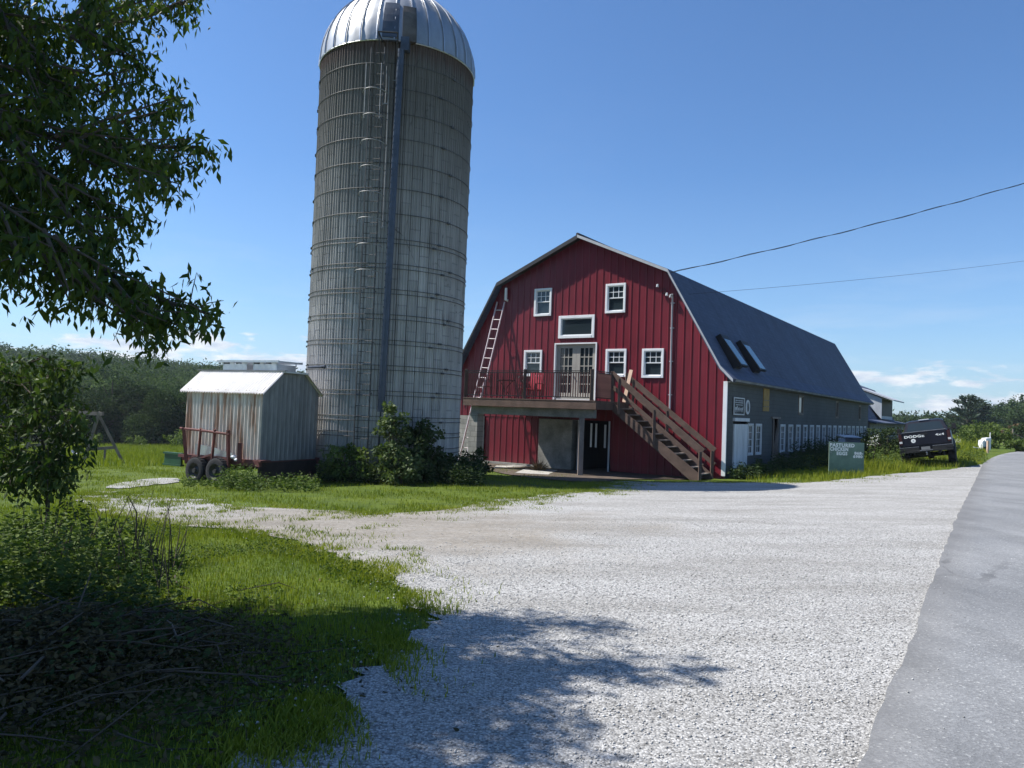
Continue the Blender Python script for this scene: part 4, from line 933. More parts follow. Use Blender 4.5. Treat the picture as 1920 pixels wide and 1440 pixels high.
for s in (-1, 1):
    mk('armrest', MB().obox(RC(s*.34, .05, .6), Gv*.06, Lv*.32, Vector((0, 0, .012))), M['redplastic'], rc)
    for y in (-.22, .28): mk('leg', MB().box(RC(s*.31, y, 0)-Vector((.03, .03, 0)), RC(s*.31, y, .6)+Vector((.03, .03, 0))), M['redplastic'], rc)
def slab(px4, h, label):
    pts_ = [gnd(*p) for p in px4]; z_ = min(p.z for p in pts_); mb = MB().prism([Vector((p.x, p.y, z_-.05)) for p in pts_], (0, 0, h+.05))
    return tag(mk('pale_slab', mb, M['stone'], base=pts_[0], bevel=.01), label, 'slab')
slab([(966, 889), (1028, 892), (1045, 885), (984, 882)], .07, 'pale flat stone slab under the deck beside the dry plant')
slab([(925, 880), (990, 876), (997, 872), (930, 875)], .05, 'long pale strip for the sunlit concrete footing below the red siding')  # pale slab stands for the lit face of the concrete footing
# dry plant
pb_ = gnd(1010, 885); pv = []
n = 260; c0 = np.tile(np.array(pb_)[None], (n, 1))+RNG.normal(0, .05, (n, 3))*[1, 1, .3]+[0, 0, .06]; d_ = rv3(n); d_[:, 2] = np.abs(d_[:, 2])*.9+.1
tag(leafmesh('dry_plant', [leaves(c0, d_, RNG.uniform(.25, .55, n), RNG.uniform(.015, .03, n), RNG.uniform(0, 1, n))], leafmat('straw_leaf', (.1, .07, .04), (.26, .18, .1), .1, .8, .1), base=pb_), 'dry brown spiky plant on the stone slab under the deck', 'plant')

# ------------------------------------------------------------------ chicken coop on a wagon
# measured: near right corner, length away to the left, width to the right
A0 = aty(487, 862, 20.0); A1 = Vector((-5.56, 21.85, 0)); A2 = Vector((-9.16, 21.4, 0))
A0 = Vector((A0.x, A0.y, 0)); ev = (A1-A0); Wd = ev.length; ev.normalize(); lv_ = Vector((-ev.y, ev.x, 0)); 
lv_ = (A2-A0).normalized(); Ln = (A2-A0).length
ev = Vector((lv_.y, -lv_.x, 0)); Wd = 2.1
cz0 = g(A0.x, A0.y); 
def K(a, b, z): return A0+ev*a+lv_*b+Vector((0, 0, z))     # a across, b along
zf, ze, zr = .08, 1.80, 2.42
coop = thing('mobile_coop', 'rusty corrugated chicken coop on a two-axle wagon, left of the silo', 'chicken coop', K(Wd/2, Ln/2, cz0))
wav = ((-.045, 0), (-.022, .7), (0, 1), (.022, .7), (.045, 0))
mb = MB(); ribwall(mb, lambda u, o, z: K(0-o, u, z), 0, Ln, lambda u: zf-.02*sin(u*3), lambda u: ze+.1, pitch=.135, ph=.06, depth=.03, prof=wav); mk('corrugated_wall', mb, M['coopwall'], coop); mb = MB()
ribwall(mb, lambda u, o, z: K(Wd+o, u, z), 0, Ln, lambda u: zf, lambda u: ze+.1, pitch=.135, ph=.06, depth=.03, prof=wav); mk('corrugated_wall', mb, M['coopwall'], coop)
a1, a2 = Wd*.28, Wd*.72
def endtop(u): return lerp([(0, ze+.12), (a1, zr-.02), (a2, zr-.02), (Wd, ze+.12)], u)
mb = MB(); ribwall(mb, lambda u, o, z: K(u, -o, z), 0, Wd, lambda u: zf-.05, endtop, pitch=.16, ph=.05, depth=.014, prof=wav, extra=(a1, a2)); mk('end_wall', mb, M['coopend'], coop); mb = MB()
ribwall(mb, lambda u, o, z: K(u, Ln+o, z), 0, Wd, lambda u: zf-.05, endtop, pitch=.16, ph=.05, depth=.014, prof=wav, extra=(a1, a2)); mk('end_wall', mb, M['coopend'], coop)
mb = MB(); OV = .1
def ropan(p0, p1):   # wavy sheet from ridge p0 to eave p1 (a,z)
    n = 190; b0, b1 = -.12, Ln+.2
    for i in range(n):
        x0 = b0+(b1-b0)*i/n; x1 = b0+(b1-b0)*(i+1)/n; h0 = .018*sin(x0*62.8); h1 = .018*sin(x1*62.8)
        mb.quad(K(p0[0], x0, p0[1]+h0), K(p1[0], x0, p1[1]+h0), K(p1[0], x1, p1[1]+h1), K(p0[0], x1, p0[1]+h1))
        mb.quad(K(p0[0], x0, p0[1]+h0-.02), K(p0[0], x1, p0[1]+h1-.02), K(p1[0], x1, p1[1]+h1-.02), K(p1[0], x0, p1[1]+h0-.02))
sl = (zr-ze)/a1
ropan((a1, zr), (-OV, 1.83)); ropan((a2, zr), (Wd+OV, 1.83))
mb.prism([K(a1, -.14, zr-.01), K(a2, -.14, zr-.01), K(a2, -.14, zr+.03), K(a1, -.14, zr+.03)], lv_*(Ln+.3))
crf = mk('coop_roof', mb, M['cooproof'], coop)
mk('ridge_flashing', MB().box((0, 0, 0), (.001, .001, .001)).beam(K(a1+.02, -.2, zr+.045), K(a1+.02, Ln+.35, zr+.045), .1, .02), M['greyshed'], crf)
# vent boxes with lids and clutter
for b0, b1 in ((.25, 1.15), (1.4, 2.35)):
    mb = MB(); mb.prism([K(a1+.1, b0, zr+.03), K(a2-.1, b0, zr+.03), K(a2-.1, b1, zr+.03), K(a1+.1, b1, zr+.03)], (0, 0, .2)); vb = mk('roof_vent', mb, M['galv'], crf)
    mb = MB()
    for a_ in (a1+.02, a2-.02): mb.beam(K(a_, b0-.15, zr+.3), K(a_, b1+.15, zr+.3), .05, .06)
    k = b0-.12
    while k < b1+.15: mb.beam(K(a1+.02, k, zr+.3), K(a2-.02, k, zr+.3), .035, .035); k += .22
    for a_ in (a1+.1, a2-.1):
        for b_ in (b0, b1): mb.beam(K(a_, b_, zr+.2), K(a_, b_, zr+.3), .03, .03)
    mk('vent_rack', mb, M['galv'], vb)
    for k in range(4): mk('vent_shutter', MB().obox(K(a1+.12+.0*k, b0+(k+.5)*(b1-b0)/4, zr+.27), ev*.02, lv_*((b1-b0)/8*random.uniform(.5, .95)), Vector((0, 0, random.uniform(.02, .045)))), M['darktrim'] if k % 2 else M['galv'], vb)
mk('roof_spout', MB().tube([K(a2, -.1, zr+.2), K(a2+.1, -.45, zr+.22), K(a2+.15, -.6, zr+.24)], [.03, .03, .06], 8), M['pipe'], crf)
# wagon frame
mb = MB()
for a_ in (-.06, Wd+.02): mb.beam(K(a_, -.1, zf-.1), K(a_, Ln+.35, zf-.1), .08, .17)
for k in range(6): mb.beam(K(-.05, k*Ln/5, zf-.12), K(Wd, k*Ln/5, zf-.12), .07, .12)
mb.obox(K(.02, -.12, zf-.03), ev*.18, lv_*.08, Vector((0, 0, .025)))
mb.beam(K(.25, -.02, zf-.4), K(.25, -.02, cz0), .09, .09); mb.beam(K(Wd-.25, -.02, zf-.4), K(Wd-.25, -.02, cz0), .09, .09)
mk('wagon_frame', mb, M['rust'], coop)
mk('end_shade_skirt', MB().prism([K(-.02, -.04, zf-.5), K(Wd, -.04, zf-.5), K(Wd, .04, zf-.5), K(-.02, .04, zf-.5)], (0, 0, .42)), pm('skirt_shade_brown', (.035, .022, .02), .85, var=.4, scale=4), coop)  # dark panel colour stands for the shadow below the end wall
mb = MB(); yb0, yb1 = .88, 2.6
mb.tube([K(-.3, yb0-.05, .71), K(-.31, (yb0+yb1)/2, .76), K(-.28, yb1+.2, .79)], .035, 7)
for b_, lean in ((yb0+.02, 0), (yb0+.6, .08), (yb0+1.15, .08), (yb1, -.05)): mb.beam(K(-.22, b_+lean, zf-.25), K(-.3, b_-lean, .82), .06, .08)
mb.beam(K(-.2, yb0-.35, zf-.1), K(-.2, yb0-.35, .5), .1, .1)
mb.beam(K(-.25, yb0+.6, .15), K(-.25, yb0+1.3, -.05), .05, .05); mb.beam(K(-.2, yb0, zf-.05), K(-.2, yb1+.3, zf-.05), .06, .08)
mk('side_rail', mb, M['rust'], coop)
mb = MB(); mb.prism([K(-.09, yb0+.05, .08), K(-.09, yb1-.2, .08), K(-.09, yb1-.2, .38), K(-.09, yb0+.8, .32), K(-.09, yb0+.4, .24), K(-.09, yb0+.05, .2)], ev*.015); mk('tin_skirt', mb, M['galv'], coop)
mb = MB()
for (c, r) in ((K(-.2, yb0-.15, .12), .1), (K(-.22, yb0-.28, .05), .08)): mb.lathe(c, [(0, -r*.6), (r*.8, -r*.4), (r, 0), (r*.7, r*.4), (0, r*.6)], 8)
mk('rag_bundle', mb, M['whitewood'], coop)
def wheel(c, axv, R, wd, parent, rimR=None):
    axv = axv.normalized(); rimR = rimR or R*.58
    pr = [(rimR, -wd/2+.01), (R*.86, -wd/2), (R*.96, -wd*.42), (R, -wd*.25), (R, wd*.25), (R*.96, wd*.42), (R*.86, wd/2), (rimR, wd/2-.01)]
    wl = bpy.data.objects.new('wheel', None); COL.objects.link(wl); wl.parent = parent; wl.location = c-origin(parent) ; wl.empty_display_size = .1
    mb = MB().lathe(c, pr, 28, axv, cap=False)
    for k in range(26):
        a = 2*pi*k/26; e1 = axv.cross(Vector((0, 0, 1))).normalized(); e2 = axv.cross(e1); rd_ = e1*cos(a)+e2*sin(a); tn = -e1*sin(a)+e2*cos(a)
        mb.obox(c+rd_*(R-.002), axv*(wd*.36), tn*(R*.055), rd_*.012)
    mk('tyre', mb, M['rubber'], wl, smooth=True)
    mb = MB()
    for s in (-1, 1): mb.lathe(c, [(rimR*1.01, s*(wd/2-.012)), (rimR*.9, s*(wd/2-.04)), (rimR*.6, s*(wd/2-.1)), (rimR*.3, s*(wd/2-.06)), (rimR*.28, s*(wd/2-.0)), (.001, s*(wd/2-.0))], 20, axv, cap=False)
    mk('rim', mb, M['rim'], wl, smooth=True); return wl
for b_ in (1.22, 2.02):
    for a_ in (-.28, Wd+.2):
        c = K(a_, b_, 0); c.z = g(c.x, c.y)+.33; wheel(c, ev, .36, .27, coop)
mb = MB()
for b_ in (1.22, 2.02): mb.cyl(K(-.3, b_, cz0+.34), K(Wd+.2, b_, cz0+.34), .05)
mk('axle', mb, M['rust'], coop)
mb = MB(); c = K(-.1, Ln+.3, -.1); mb.obox(c, ev*.03, lv_*.35, Vector((0, 0, .14))); mb.obox(c+Vector((0, 0, .16)), ev*.06, lv_*.38, Vector((0, 0, .025))); mb.obox(c-Vector((0, 0, .16)), ev*.06, lv_*.38, Vector((0, 0, .025)))
mk('drawbar_box', mb, M['greenmetal'], coop)

# ------------------------------------------------------------------ swing frame in the field
D = 35.5; s1 = aty(155, 870, D); s2 = aty(232, 873, D+.6); tp = aty(185, 781, D+.1); sgz = g(s1.x, s1.y)
dz_ = sgz-s1.z
s1.z = g(s1.x, s1.y)-.05; s2.z = g(s2.x, s2.y)-.05; tp.z = max(s1.z, s2.z)+2.3
sw = thing('swing_frame', 'weathered wooden swing frame with leaning legs alone in the green field', 'swing', (s1+s2)/2)
bd_ = (s2-s1).cross(Vector((0, 0, 1))).normalized(); bd_ = Vector((-.96, .28, 0)).normalized()
far = tp+bd_*3.6
for base_, top_ in ((s1, tp), (s2, tp)):
    mk('leg', MB().beam(base_, top_+(top_-base_)*.06, .12, .12), M['greywood'], sw); sh_ = far-tp
    mk('leg', MB().beam(base_+sh_, top_+sh_+(top_-base_)*.06, .12, .12), M['greywood'], sw)
mk('crossbar', MB().beam(s1.lerp(tp, .3), s2.lerp(tp, .34), .05, .14), M['greywood'], sw)
mk('crossbar', MB().beam(s1.lerp(tp, .3)+far-tp, s2.lerp(tp, .34)+far-tp, .05, .14), M['greywood'], sw)
mk('top_beam', MB().beam(tp-bd_*.25+Vector((0, 0, .05)), far+bd_*.2+Vector((0, 0, .05)), .12, .16), M['greywood'], sw)
mp = s1.lerp(s2, .52); mk('stake', MB().beam(Vector((mp.x, mp.y, mp.z-.1)), Vector((mp.x, mp.y, s1.lerp(tp, .32).z)), .07, .07), M['greywood'], sw)
sc_ = tp+bd_*1.1
mb = MB()
for s in (-.28, .28): mb.tube([sc_+bd_*s+Vector((0, 0, -.05)), sc_+bd_*(s*.9)+Vector((0, -.05, -1.75))], .01, 5)
mk('swing_chain', mb, M['iron'], sw)
mb = MB(); pts_ = [sc_+bd_*(.27*cos(t))+Vector((0, -.05, -1.72-.16*sin(t))) for t in np.linspace(0, pi, 9)]
for a, b in zip(pts_[:-1], pts_[1:]): mb.obox((a+b)/2, (b-a)/2, bd_.cross(Vector((0, 0, 1)))*.1, Vector((0, 0, .012)))
mk('swing_seat', mb, M['whitewood'], sw)

# ------------------------------------------------------------------ writing
def text(name, s, parent, org, right, up, height, mat, bold=.0, depth=.004, sx=1.0, ls=1.0):
    cu = bpy.data.curves.new('t', 'FONT'); cu.body = s; cu.size = 1; cu.extrude = .002; cu.offset = bold; cu.space_character = ls
    ob = bpy.data.objects.new('t', cu); COL.objects.link(ob); bpy.context.view_layer.update()
    me = bpy.data.meshes.new_from_object(ob.evaluated_get(bpy.context.evaluated_depsgraph_get())); bpy.data.objects.remove(ob)
    k = height/.7; n = right.cross(up).normalized(); mb = MB()
    mb.v = [org+right*(v.co.x*k*sx)+up*(v.co.y*k)+n*(v.co.z*k+depth) for v in me.vertices]; mb.f = [tuple(p.vertices) for p in me.polygons]
    return mb
# roadside board
sb = Vector((11.76, 26.5, 0)); szz = g(sb.x, sb.y); sr = Vector((cos(.02), sin(.02), 0)); zt = .92
sgn = thing('farm_sign', 'green plywood farm sign with white lettering standing in the grass by the barn', 'sign', Vector((sb.x, sb.y, szz)))
def SG(a, b): return Vector((sb.x, sb.y, 0))+sr*a+Vector((0, 0, b))
sn = sr.cross(Vector((0, 0, 1)))
mk('board', MB().obox(SG(0, (zt+szz)/2), sr*.615, sn*.02, Vector((0, 0, (zt-szz)/2+.03))), M['signgreen'], sgn)
mb = MB()
for a in (-.55, .57): mb.beam(SG(a, szz-.1)+Vector((0, .06, 0)), SG(a, zt-.1)+Vector((0, .06, 0)), .07, .07)
mk('post', mb, M['greywood'], sgn)
Zv = Vector((0, 0, 1)); so_ = sn*.021 if sn.y < 0 else -sn*.021
def stext(s, a, b, h, sx=1.25): return text('t', s, None, SG(a, b)+so_, sr, Zv, h, None, .05, .003, sx, 1.15)
for s, a, b, h in (('PASTURED', -.6, zt-.135, .115), ('CHICKEN', -.59, zt-.275, .115), ('EGGS', -.36, zt-.42, .11), ('868-', .27, zt-.385, .09), ('6980', .23, zt-.5, .09)):
    t_ = stext(s, a, b, h, 1.0); W_ = {'PASTURED': .87, 'CHICKEN': .64, 'EGGS': .38, '868-': .31, '6980': .33}[s]
    xs_ = [(v-SG(a, b)).dot(sr) for v in t_.v]; kx = W_/max(xs_)
    t_.v = [v+sr*((v-SG(a, b)).dot(sr)*(kx-1)) for v in t_.v]; mk('lettering', t_, M['letter'], sgn)
mk('ampersand', stext('&', -.59, zt-.41, .09, 1.0), pm('faded_lettering', (.3, .34, .31), .7), sgn)
# blue bin behind the sign
bb = Vector((13.15, 29.4, 0)); bz = g(bb.x, bb.y); bn = thing('blue_bin', 'dark blue plastic bin behind the green farm sign', 'bin', Vector((bb.x, bb.y, bz)))
mb = MB(); mb.add([bb+Vector((x*k_, y*k_, bz+z_)) for z_, k_ in ((0, .85), (1.22, 1)) for x, y in ((-.3, -.32), (.3, -.32), (.3, .32), (-.3, .32))], [(3, 2, 1, 0), (4, 5, 6, 7), (0, 1, 5, 4), (1, 2, 6, 5), (2, 3, 7, 6), (3, 0, 4, 7)]); mk('bin_body', mb, M['bluetarp'], bn, bevel=.02)
mb = MB(); mb.prism([bb+Vector((-.33, -.38, bz+1.23)), bb+Vector((.33, -.38, bz+1.23)), bb+Vector((.33, .36, bz+1.31)), bb+Vector((-.33, .36, bz+1.31))], (0, 0, .05)); mk('bin_lid', mb, M['bluetarp'], bn, bevel=.01)
# wall signs
wsb = S(1.255, .03, 2.075); ws = thing('wall_sign', 'dark framed sign with white animal figures on the grey wall above the double door', 'sign', wsb)
mk('board', MB().obox(wsb, Lv*.56, Gv*.015, Zv*.3), M['signblack'], ws)
mb = MB()
for a, b, c, d in ((-.6, .6, .27, .31), (-.6, .6, -.31, -.27), (-.6, -.55, -.27, .27), (.55, .6, -.27, .27)): mb.obox(wsb+Lv*((a+b)/2)+Zv*((c+d)/2)-Gv*.018, Lv*((b-a)/2), Gv*.012, Zv*((d-c)/2))
mk('frame', mb, M['whitewood'], ws)
mb = MB()
for a, sz_ in ((-.34, 1.2), (-.1, .85), (.1, .7), (.33, .95)):   # standing farm animals cut out in white
    o_ = wsb+Lv*a-Gv*.02+Zv*(-.13)
    for (x0, x1, y0, y1) in ((-.09, .09, 0, .08), (-.085, -.06, -.08, 0), (.055, .08, -.08, 0), (.07, .13, .05, .12), (-.02, .0, -.06, 0)): mb.obox(o_+Lv*((x0+x1)/2*sz_)+Zv*((y0+y1)/2*sz_), Lv*((x1-x0)/2*sz_), Gv*.004, Zv*((y1-y0)/2*sz_))
for b, w_ in ((.2, .42), (.13, .46), (.05, .38)): 
    x_ = -w_
    while x_ < w_: l_ = random.uniform(.03, .09); mb.obox(wsb+Lv*(x_+l_/2)-Gv*.02+Zv*b, Lv*(l_/2), Gv*.003, Zv*random.uniform(.012, .022)); x_ += l_+.025
mk('figures', mb, M['greytrim'], ws)
ob_ = S(2.3, .03, 2.07); ov = thing('oval_sign', 'small pale oval plaque beside the dark framed sign on the grey wall', 'sign', ob_)
def oval(rx, rz, t, dd): 
    P_ = [ob_+Lv*(rx*cos(a))+Zv*(rz*sin(a))-Gv*dd for a in np.linspace(0, 2*pi, 29)[:-1]]; return MB().prism(P_, Gv*t)
mk('plaque', oval(.25, .27, .03, .015), M['whitewood'], ov); mk('emblem', oval(.15, .19, .01, .02), pm('grey_emblem', (.25, .26, .27), .7), ov)
mb = MB().prism([ob_+Lv*x-Gv*.024+Zv*z_ for x, z_ in ((-.05, -.15), (.06, -.15), (.08, -.02), (.03, .05), (.04, .12), (-.03, .1), (-.06, 0))], Gv*.003); mk('figure', mb, M['signblack'], ov)

# ------------------------------------------------------------------ pickup truck parked on the bank
TB = Vector((17.15, 31.0, -.02)); trk = thing('pickup_truck', 'black pickup truck parked tilted on the grassy bank, tailgate towards the camera', 'pickup truck', TB)
trk.rotation_euler = Matrix.Rotation(radians(-34.0), 4, 'Z').to_3x3().to_4x4().to_euler()
trk.rotation_euler = (Matrix.Rotation(radians(-30.5), 3, 'Z') @ Matrix.Rotation(radians(-9.3), 3, 'Y')).to_euler()
def V(*a): return Vector(a)
def loft(secs): # sections: lists of equal length loops
    mb = MB(); n = len(secs[0])
    for s in secs: mb.v += [V(*p) for p in s]
    for i in range(len(secs)-1): mb.f += [(i*n+j, i*n+(j+1) % n, (i+1)*n+(j+1) % n, (i+1)*n+j) for j in range(n)]
    mb.f += [tuple(range(n))[::-1], tuple((len(secs)-1)*n+j for j in range(n))]; return mb
def bodysec(y, w, zt_, zb_=.62): return [(-w, y, zb_+.1), (-w-.02, y, zb_+.35), (-w+.01, y, zt_-.08), (-w+.07, y, zt_), (w-.07, y, zt_), (w-.01, y, zt_-.08), (w+.02, y, zb_+.35), (w, y, zb_+.1), (w-.1, y, zb_), (-w+.1, y, zb_)]
TZ = 1.42
mk('body', loft([bodysec(.04, .93, TZ), bodysec(.5, .97, TZ+.01), bodysec(2.1, .97, TZ+.02), bodysec(3.2, .97, TZ+.03), bodysec(4.2, .96, TZ+.02), bodysec(5.2, .9, TZ-.06), bodysec(5.45, .8, TZ-.2)]), M['truckpaint'], trk, smooth=True, local=True)
cabs = [[(-.88, 2.12, TZ), (-.7, 2.3, 1.86), (-.55, 2.36, 1.91), (.55, 2.36, 1.91), (.7, 2.3, 1.86), (.88, 2.12, TZ)],
        [(-.9, 2.6, TZ), (-.73, 2.7, 1.9), (-.56, 2.7, 1.95), (.56, 2.7, 1.95), (.73, 2.7, 1.9), (.9, 2.6, TZ)],
        [(-.9, 3.4, TZ), (-.72, 3.2, 1.88), (-.55, 3.2, 1.93), (.55, 3.2, 1.93), (.72, 3.2, 1.88), (.9, 3.4, TZ)],
        [(-.88, 4.05, TZ), (-.7, 3.5, 1.82), (-.55, 3.48, 1.86), (.55, 3.48, 1.86), (.7, 3.5, 1.82), (.88, 4.05, TZ)]]
cab_ = mk('cab', loft(cabs), M['truckpaint'], trk, smooth=True, local=True)
mk('rear_window', MB().add([V(-.72, 2.12, TZ+.06), V(.72, 2.12, TZ+.06), V(.6, 2.285, 1.82), V(-.6, 2.285, 1.82)], [(0, 1, 2, 3)]), M['glass'], cab_, local=True)
for s in (-1, 1):
    mk('side_window', MB().add([V(s*.915, 2.35, TZ+.05), V(s*.92, 3.5, TZ+.05), V(s*.745, 3.22, 1.86), V(s*.745, 2.5, 1.86)], [(0, 1, 2, 3)] if s > 0 else [(3, 2, 1, 0)]), M['glass'], cab_, local=True)
mk('brake_light', MB().box((-.2, 2.3, 1.93), (.2, 2.36, 1.965)), M['white'], cab_, local=True)
# bed opening rails and tailgate
mb = MB(); mb.box((-.97, .05, TZ+.0), (-.85, 2.1, TZ+.05)); mb.box((.85, .05, TZ), (.97, 2.1, TZ+.05)); mk('bed_rail', mb, M['blackplastic'], trk, local=True, bevel=.01)
tg = mk('tailgate', MB().box((-.8, -.012, .9), (.8, .035, TZ+.035)), M['truckpaint'], trk, local=True, bevel=.012)
mk('tailgate_cap', MB().box((-.8, -.022, TZ+.02), (.8, .03, TZ+.05)), M['chrome'], tg, local=True)
mk('handle', MB().box((-.13, -.022, 1.3), (.13, -.008, 1.37)), M['blackplastic'], tg, local=True)
t_ = text('t', 'DODGE', None, V(-.74, -.013, 1.22), V(1, 0, 0), V(0, 0, 1), .095, None, .045, .003, 1.45, 1.1); mk('lettering', t_, M['letter'], tg, local=True); t_ = text('t', '4x4', None, V(.4, -.013, 1.22), V(1, 0, 0), V(0, 0, 1), .085, None, .02, .003, 1.7, 1.05); mk('lettering', t_, M['letter'], tg, local=True)
mk('round_sticker', MB().lathe(V(-.42, -.013, 1.09), [(.085, 0), (.085, .004), (0, .004)], 20, (0, -1, 0)), M['letter'], tg, local=True); mk('sticker_mark', MB().lathe(V(-.42, -.018, 1.09), [(.035, 0), (.035, .003), (0, .003)], 16, (0, -1, 0)), M['greytrim'], tg, local=True)
for s in (-1, 1): mk('tail_lamp', MB().box((s*.82-.0, -.02, .95), (s*.95, .06, TZ-.02)), M['lampred'], trk, local=True, bevel=.01); mk('reversing_lamp', MB().box((s*.83, -.026, 1.02), (s*.94, -.018, 1.1)), M['whitewood'], trk, local=True)
mb = MB(); mb.prism([V(-.96, -.16, .6), V(-.25, -.18, .6), V(-.2, -.18, .6), V(.2, -.18, .6), V(.25, -.18, .6), V(.96, -.16, .6), V(.96, .05, .6), V(-.96, .05, .6)], (0, 0, .1)); mb.box((-.96, -.17, .7), (-.24, .05, .82)); mb.box((.24, -.17, .7), (.96, .05, .82)); bmp = mk('bumper', mb, M['blackplastic'], trk, local=True, bevel=.01)
mb = MB(); mb.box((-.95, -.175, .825), (-.25, -.02, .84)); mb.box((.25, -.175, .825), (.95, -.02, .84)); mb.box((-.24, -.19, .66), (.24, -.175, .68)); mk('bumper_trim', mb, M['chrome'], bmp, local=True)
mk('number_plate', MB().box((-.17, -.17, .7), (.15, -.155, .82)), pm('plate_grey', (.2, .2, .21), .5), bmp, local=True)
mb = MB().tube([V(0, .1, .5), V(0, -.2, .5)], .03, 8); mb.lathe(V(0, -.24, .5), [(0, 0), (.02, .0), (.02, .04), (.035, .06), (.03, .1), (0, .11)], 10); mk('tow_hitch', mb, M['chrome'], trk, local=True)
mb = MB()
for s in (-1, 1): mb.box((s*.45-.04, .1, .5), (s*.45+.04, 5.2, .62))
mb.cyl(V(-.8, 1.2, .42), V(.8, 1.2, .42), .06); mb.lathe(V(.1, 1.2, .42), [(0, -.16), (.14, -.08), (.14, .08), (0, .16)], 12, (1, 0, 0)); mb.cyl(V(-.8, 4.55, .42), V(.8, 4.55, .42), .05); mb.box((-.5, .6, .42), (.1, .9, .58)); mk('chassis', mb, M['blackplastic'], trk, local=True)
mk('exhaust_pipe', MB().tube([V(.55, 3, .45), V(.55, .5, .45), V(.62, .0, .42)], .035, 8), M['rim'], trk, local=True)
def twheel(c, ax_, R, wd): 
    pr = [(R*.6, -wd/2+.01), (R*.86, -wd/2), (R*.97, -wd*.4), (R, -wd*.2), (R, wd*.2), (R*.97, wd*.4), (R*.86, wd/2), (R*.6, wd/2-.01)]
    wl = bpy.data.objects.new('wheel', None); COL.objects.link(wl); wl.parent = trk
    mb = MB().lathe(c, pr, 28, ax_, cap=False)
    for k in range(30):
        a = 2*pi*k/30; mb.obox(c+V(0, cos(a), sin(a))*R, V(wd*.38, 0, 0), V(0, -sin(a), cos(a))*R*.05, V(0, cos(a), sin(a))*.012)
    mk('tyre', mb, M['rubber'], wl, smooth=True, local=True)
    mb = MB()
    for s in (-1, 1): mb.lathe(c, [(R*.6, s*(wd/2-.012)), (R*.5, s*(wd/2-.06)), (R*.2, s*(wd/2-.03)), (.001, s*(wd/2-.02))], 20, ax_, cap=False)
    mk('rim', mb, M['rim'], wl, smooth=True, local=True)
for y in (1.2, 4.55):
    for s in (-1, 1): twheel(V(s*.86, y, .42), V(1, 0, 0), .42, .3)
mb = MB()
for y in (1.2, 4.55):
    for s in (-1, 1):
        P_ = [V(s*.985, y+.53*cos(t), .42+.53*sin(t)) for t in np.linspace(-.05, pi+.05, 15)]
        mb.tube(P_, .05, 6)
mk('wheel_arch', mb, M['blackplastic'], trk, local=True)
for s in (-1, 1): mk('wing_mirror', MB().box((s*1.02, 3.55, 1.42), (s*1.18, 3.63, 1.66)).box((s*.9, 3.57, 1.46), (s*1.03, 3.61, 1.5)), M['blackplastic'], trk, local=True, bevel=.01)
mk('bumper', MB().box((-.93, 5.4, .55), (.93, 5.6, .8)), M['chrome'], trk, local=True)

# ------------------------------------------------------------------ second barn beyond, with two shed dormers
b2 = thing('back_barn', 'lower grey-roofed barn wing with shed dormers behind the red barn', 'barn', S(38, -4, 0))
def Q(s, d, z): return S(s, d, z)
P2 = [(-.3, 1.75), (1.0, 2.0), (2.6, 4.6), (6.2, 6.0), (9.8, 4.6), (11.4, 2.0)]
mk('roof', roofshell([(u, z) for u, z in P2], .1, 29.6, 47.5, lambda u, s, z: P0+Gv*u+Lv*s+Zv*z), M['roof'], b2)
mb = MB()
for s_ in (30.0, 47.0): mb.add([S(s_, -.2, -.5), S(s_, -11.2, -.5), S(s_, -11.2, 1.9), S(s_, -9.8, 4.4), S(s_, -6.2, 5.8), S(s_, -2.6, 4.4), S(s_, -1.0, 1.85), S(s_, -.2, 1.7)], [tuple(range(8))])
mb.quad(S(30, -.2, -.5), S(47, -.2, -.5), S(47, -.2, 1.7), S(30, -.2, 1.7)); mk('wall', mb, M['greyshed'], b2)
for s0, s1, zt_, zo, fd in ((29.75, 32.2, 4.0, 3.5, -1.5), (38.6, 44.2, 4.75, 3.75, -.75)):
    dm = mk('dormer', MB().prism([S(s0, fd, 2.05 if s0 > 35 else 2.7), S(s0, fd, zo-.1), S(s0, -4.0, zt_+.25), S(s0, -2.8, 4.4)], Lv*(s1-s0)), M['cheek'], b2)
    mk('dormer_roof', MB().prism([S(s0-.2, fd+.85, zo-.3), S(s0-.2, fd+.85, zo-.2), S(s0-.2, -4.6, zt_+.55), S(s0-.2, -4.6, zt_+.42)], Lv*(s1-s0+.4)), M['cooproof'] if s0 < 35 else M['greytrim'], dm)
    mk('dormer_front', MB().quad(S(s0+.1, fd+.015, 2.3), S(s1-.1, fd+.015, 2.3), S(s1-.1, fd+.015, zo-.15), S(s0+.1, fd+.015, zo-.15)), M['signblack'], dm)
mb = MB()
for k in range(11): mb.box(S(36+k*1.0, -.19, .2)-Vector((.0, .0, 0)), S(36.0+k*1.0, -.19, 1.4)+Vector((.05, .06, 0)))
mk('wall_batten', mb, M['whitewood'], b2)

# ------------------------------------------------------------------ overhead wires
def wire(p, q, sag, r, label, twist=0):
    pts_ = []; n = 60
    for i in range(n+1):
        t = i/n; c = p.lerp(q, t)-Vector((0, 0, 4*sag*t*(1-t))); pts_.append(c)
    mb = MB().tube(pts_, r, 6)
    if twist:
        mb.tube([c+Vector((0, .03*cos(i*twist), .03*sin(i*twist))) for i, c in enumerate(pts_)], r*.9, 5)
    return tag(mk('overhead_wire', mb, M['cable'], base=p, smooth=True), label, 'wire')
w1a = W(2.2, .36, 6.72); w1b = aty(2500, 150, 34)
wire(w1a, w1b, .55, .011, 'thick twisted power cable rising from the red barn gable to the right', 1.3)
w2a = W(2.15, .2, 5.95); w2b = aty(2300, 430, 40)
wire(w2a, w2b, .35, .006, 'thin lower wire running from the barn roof towards the right edge')

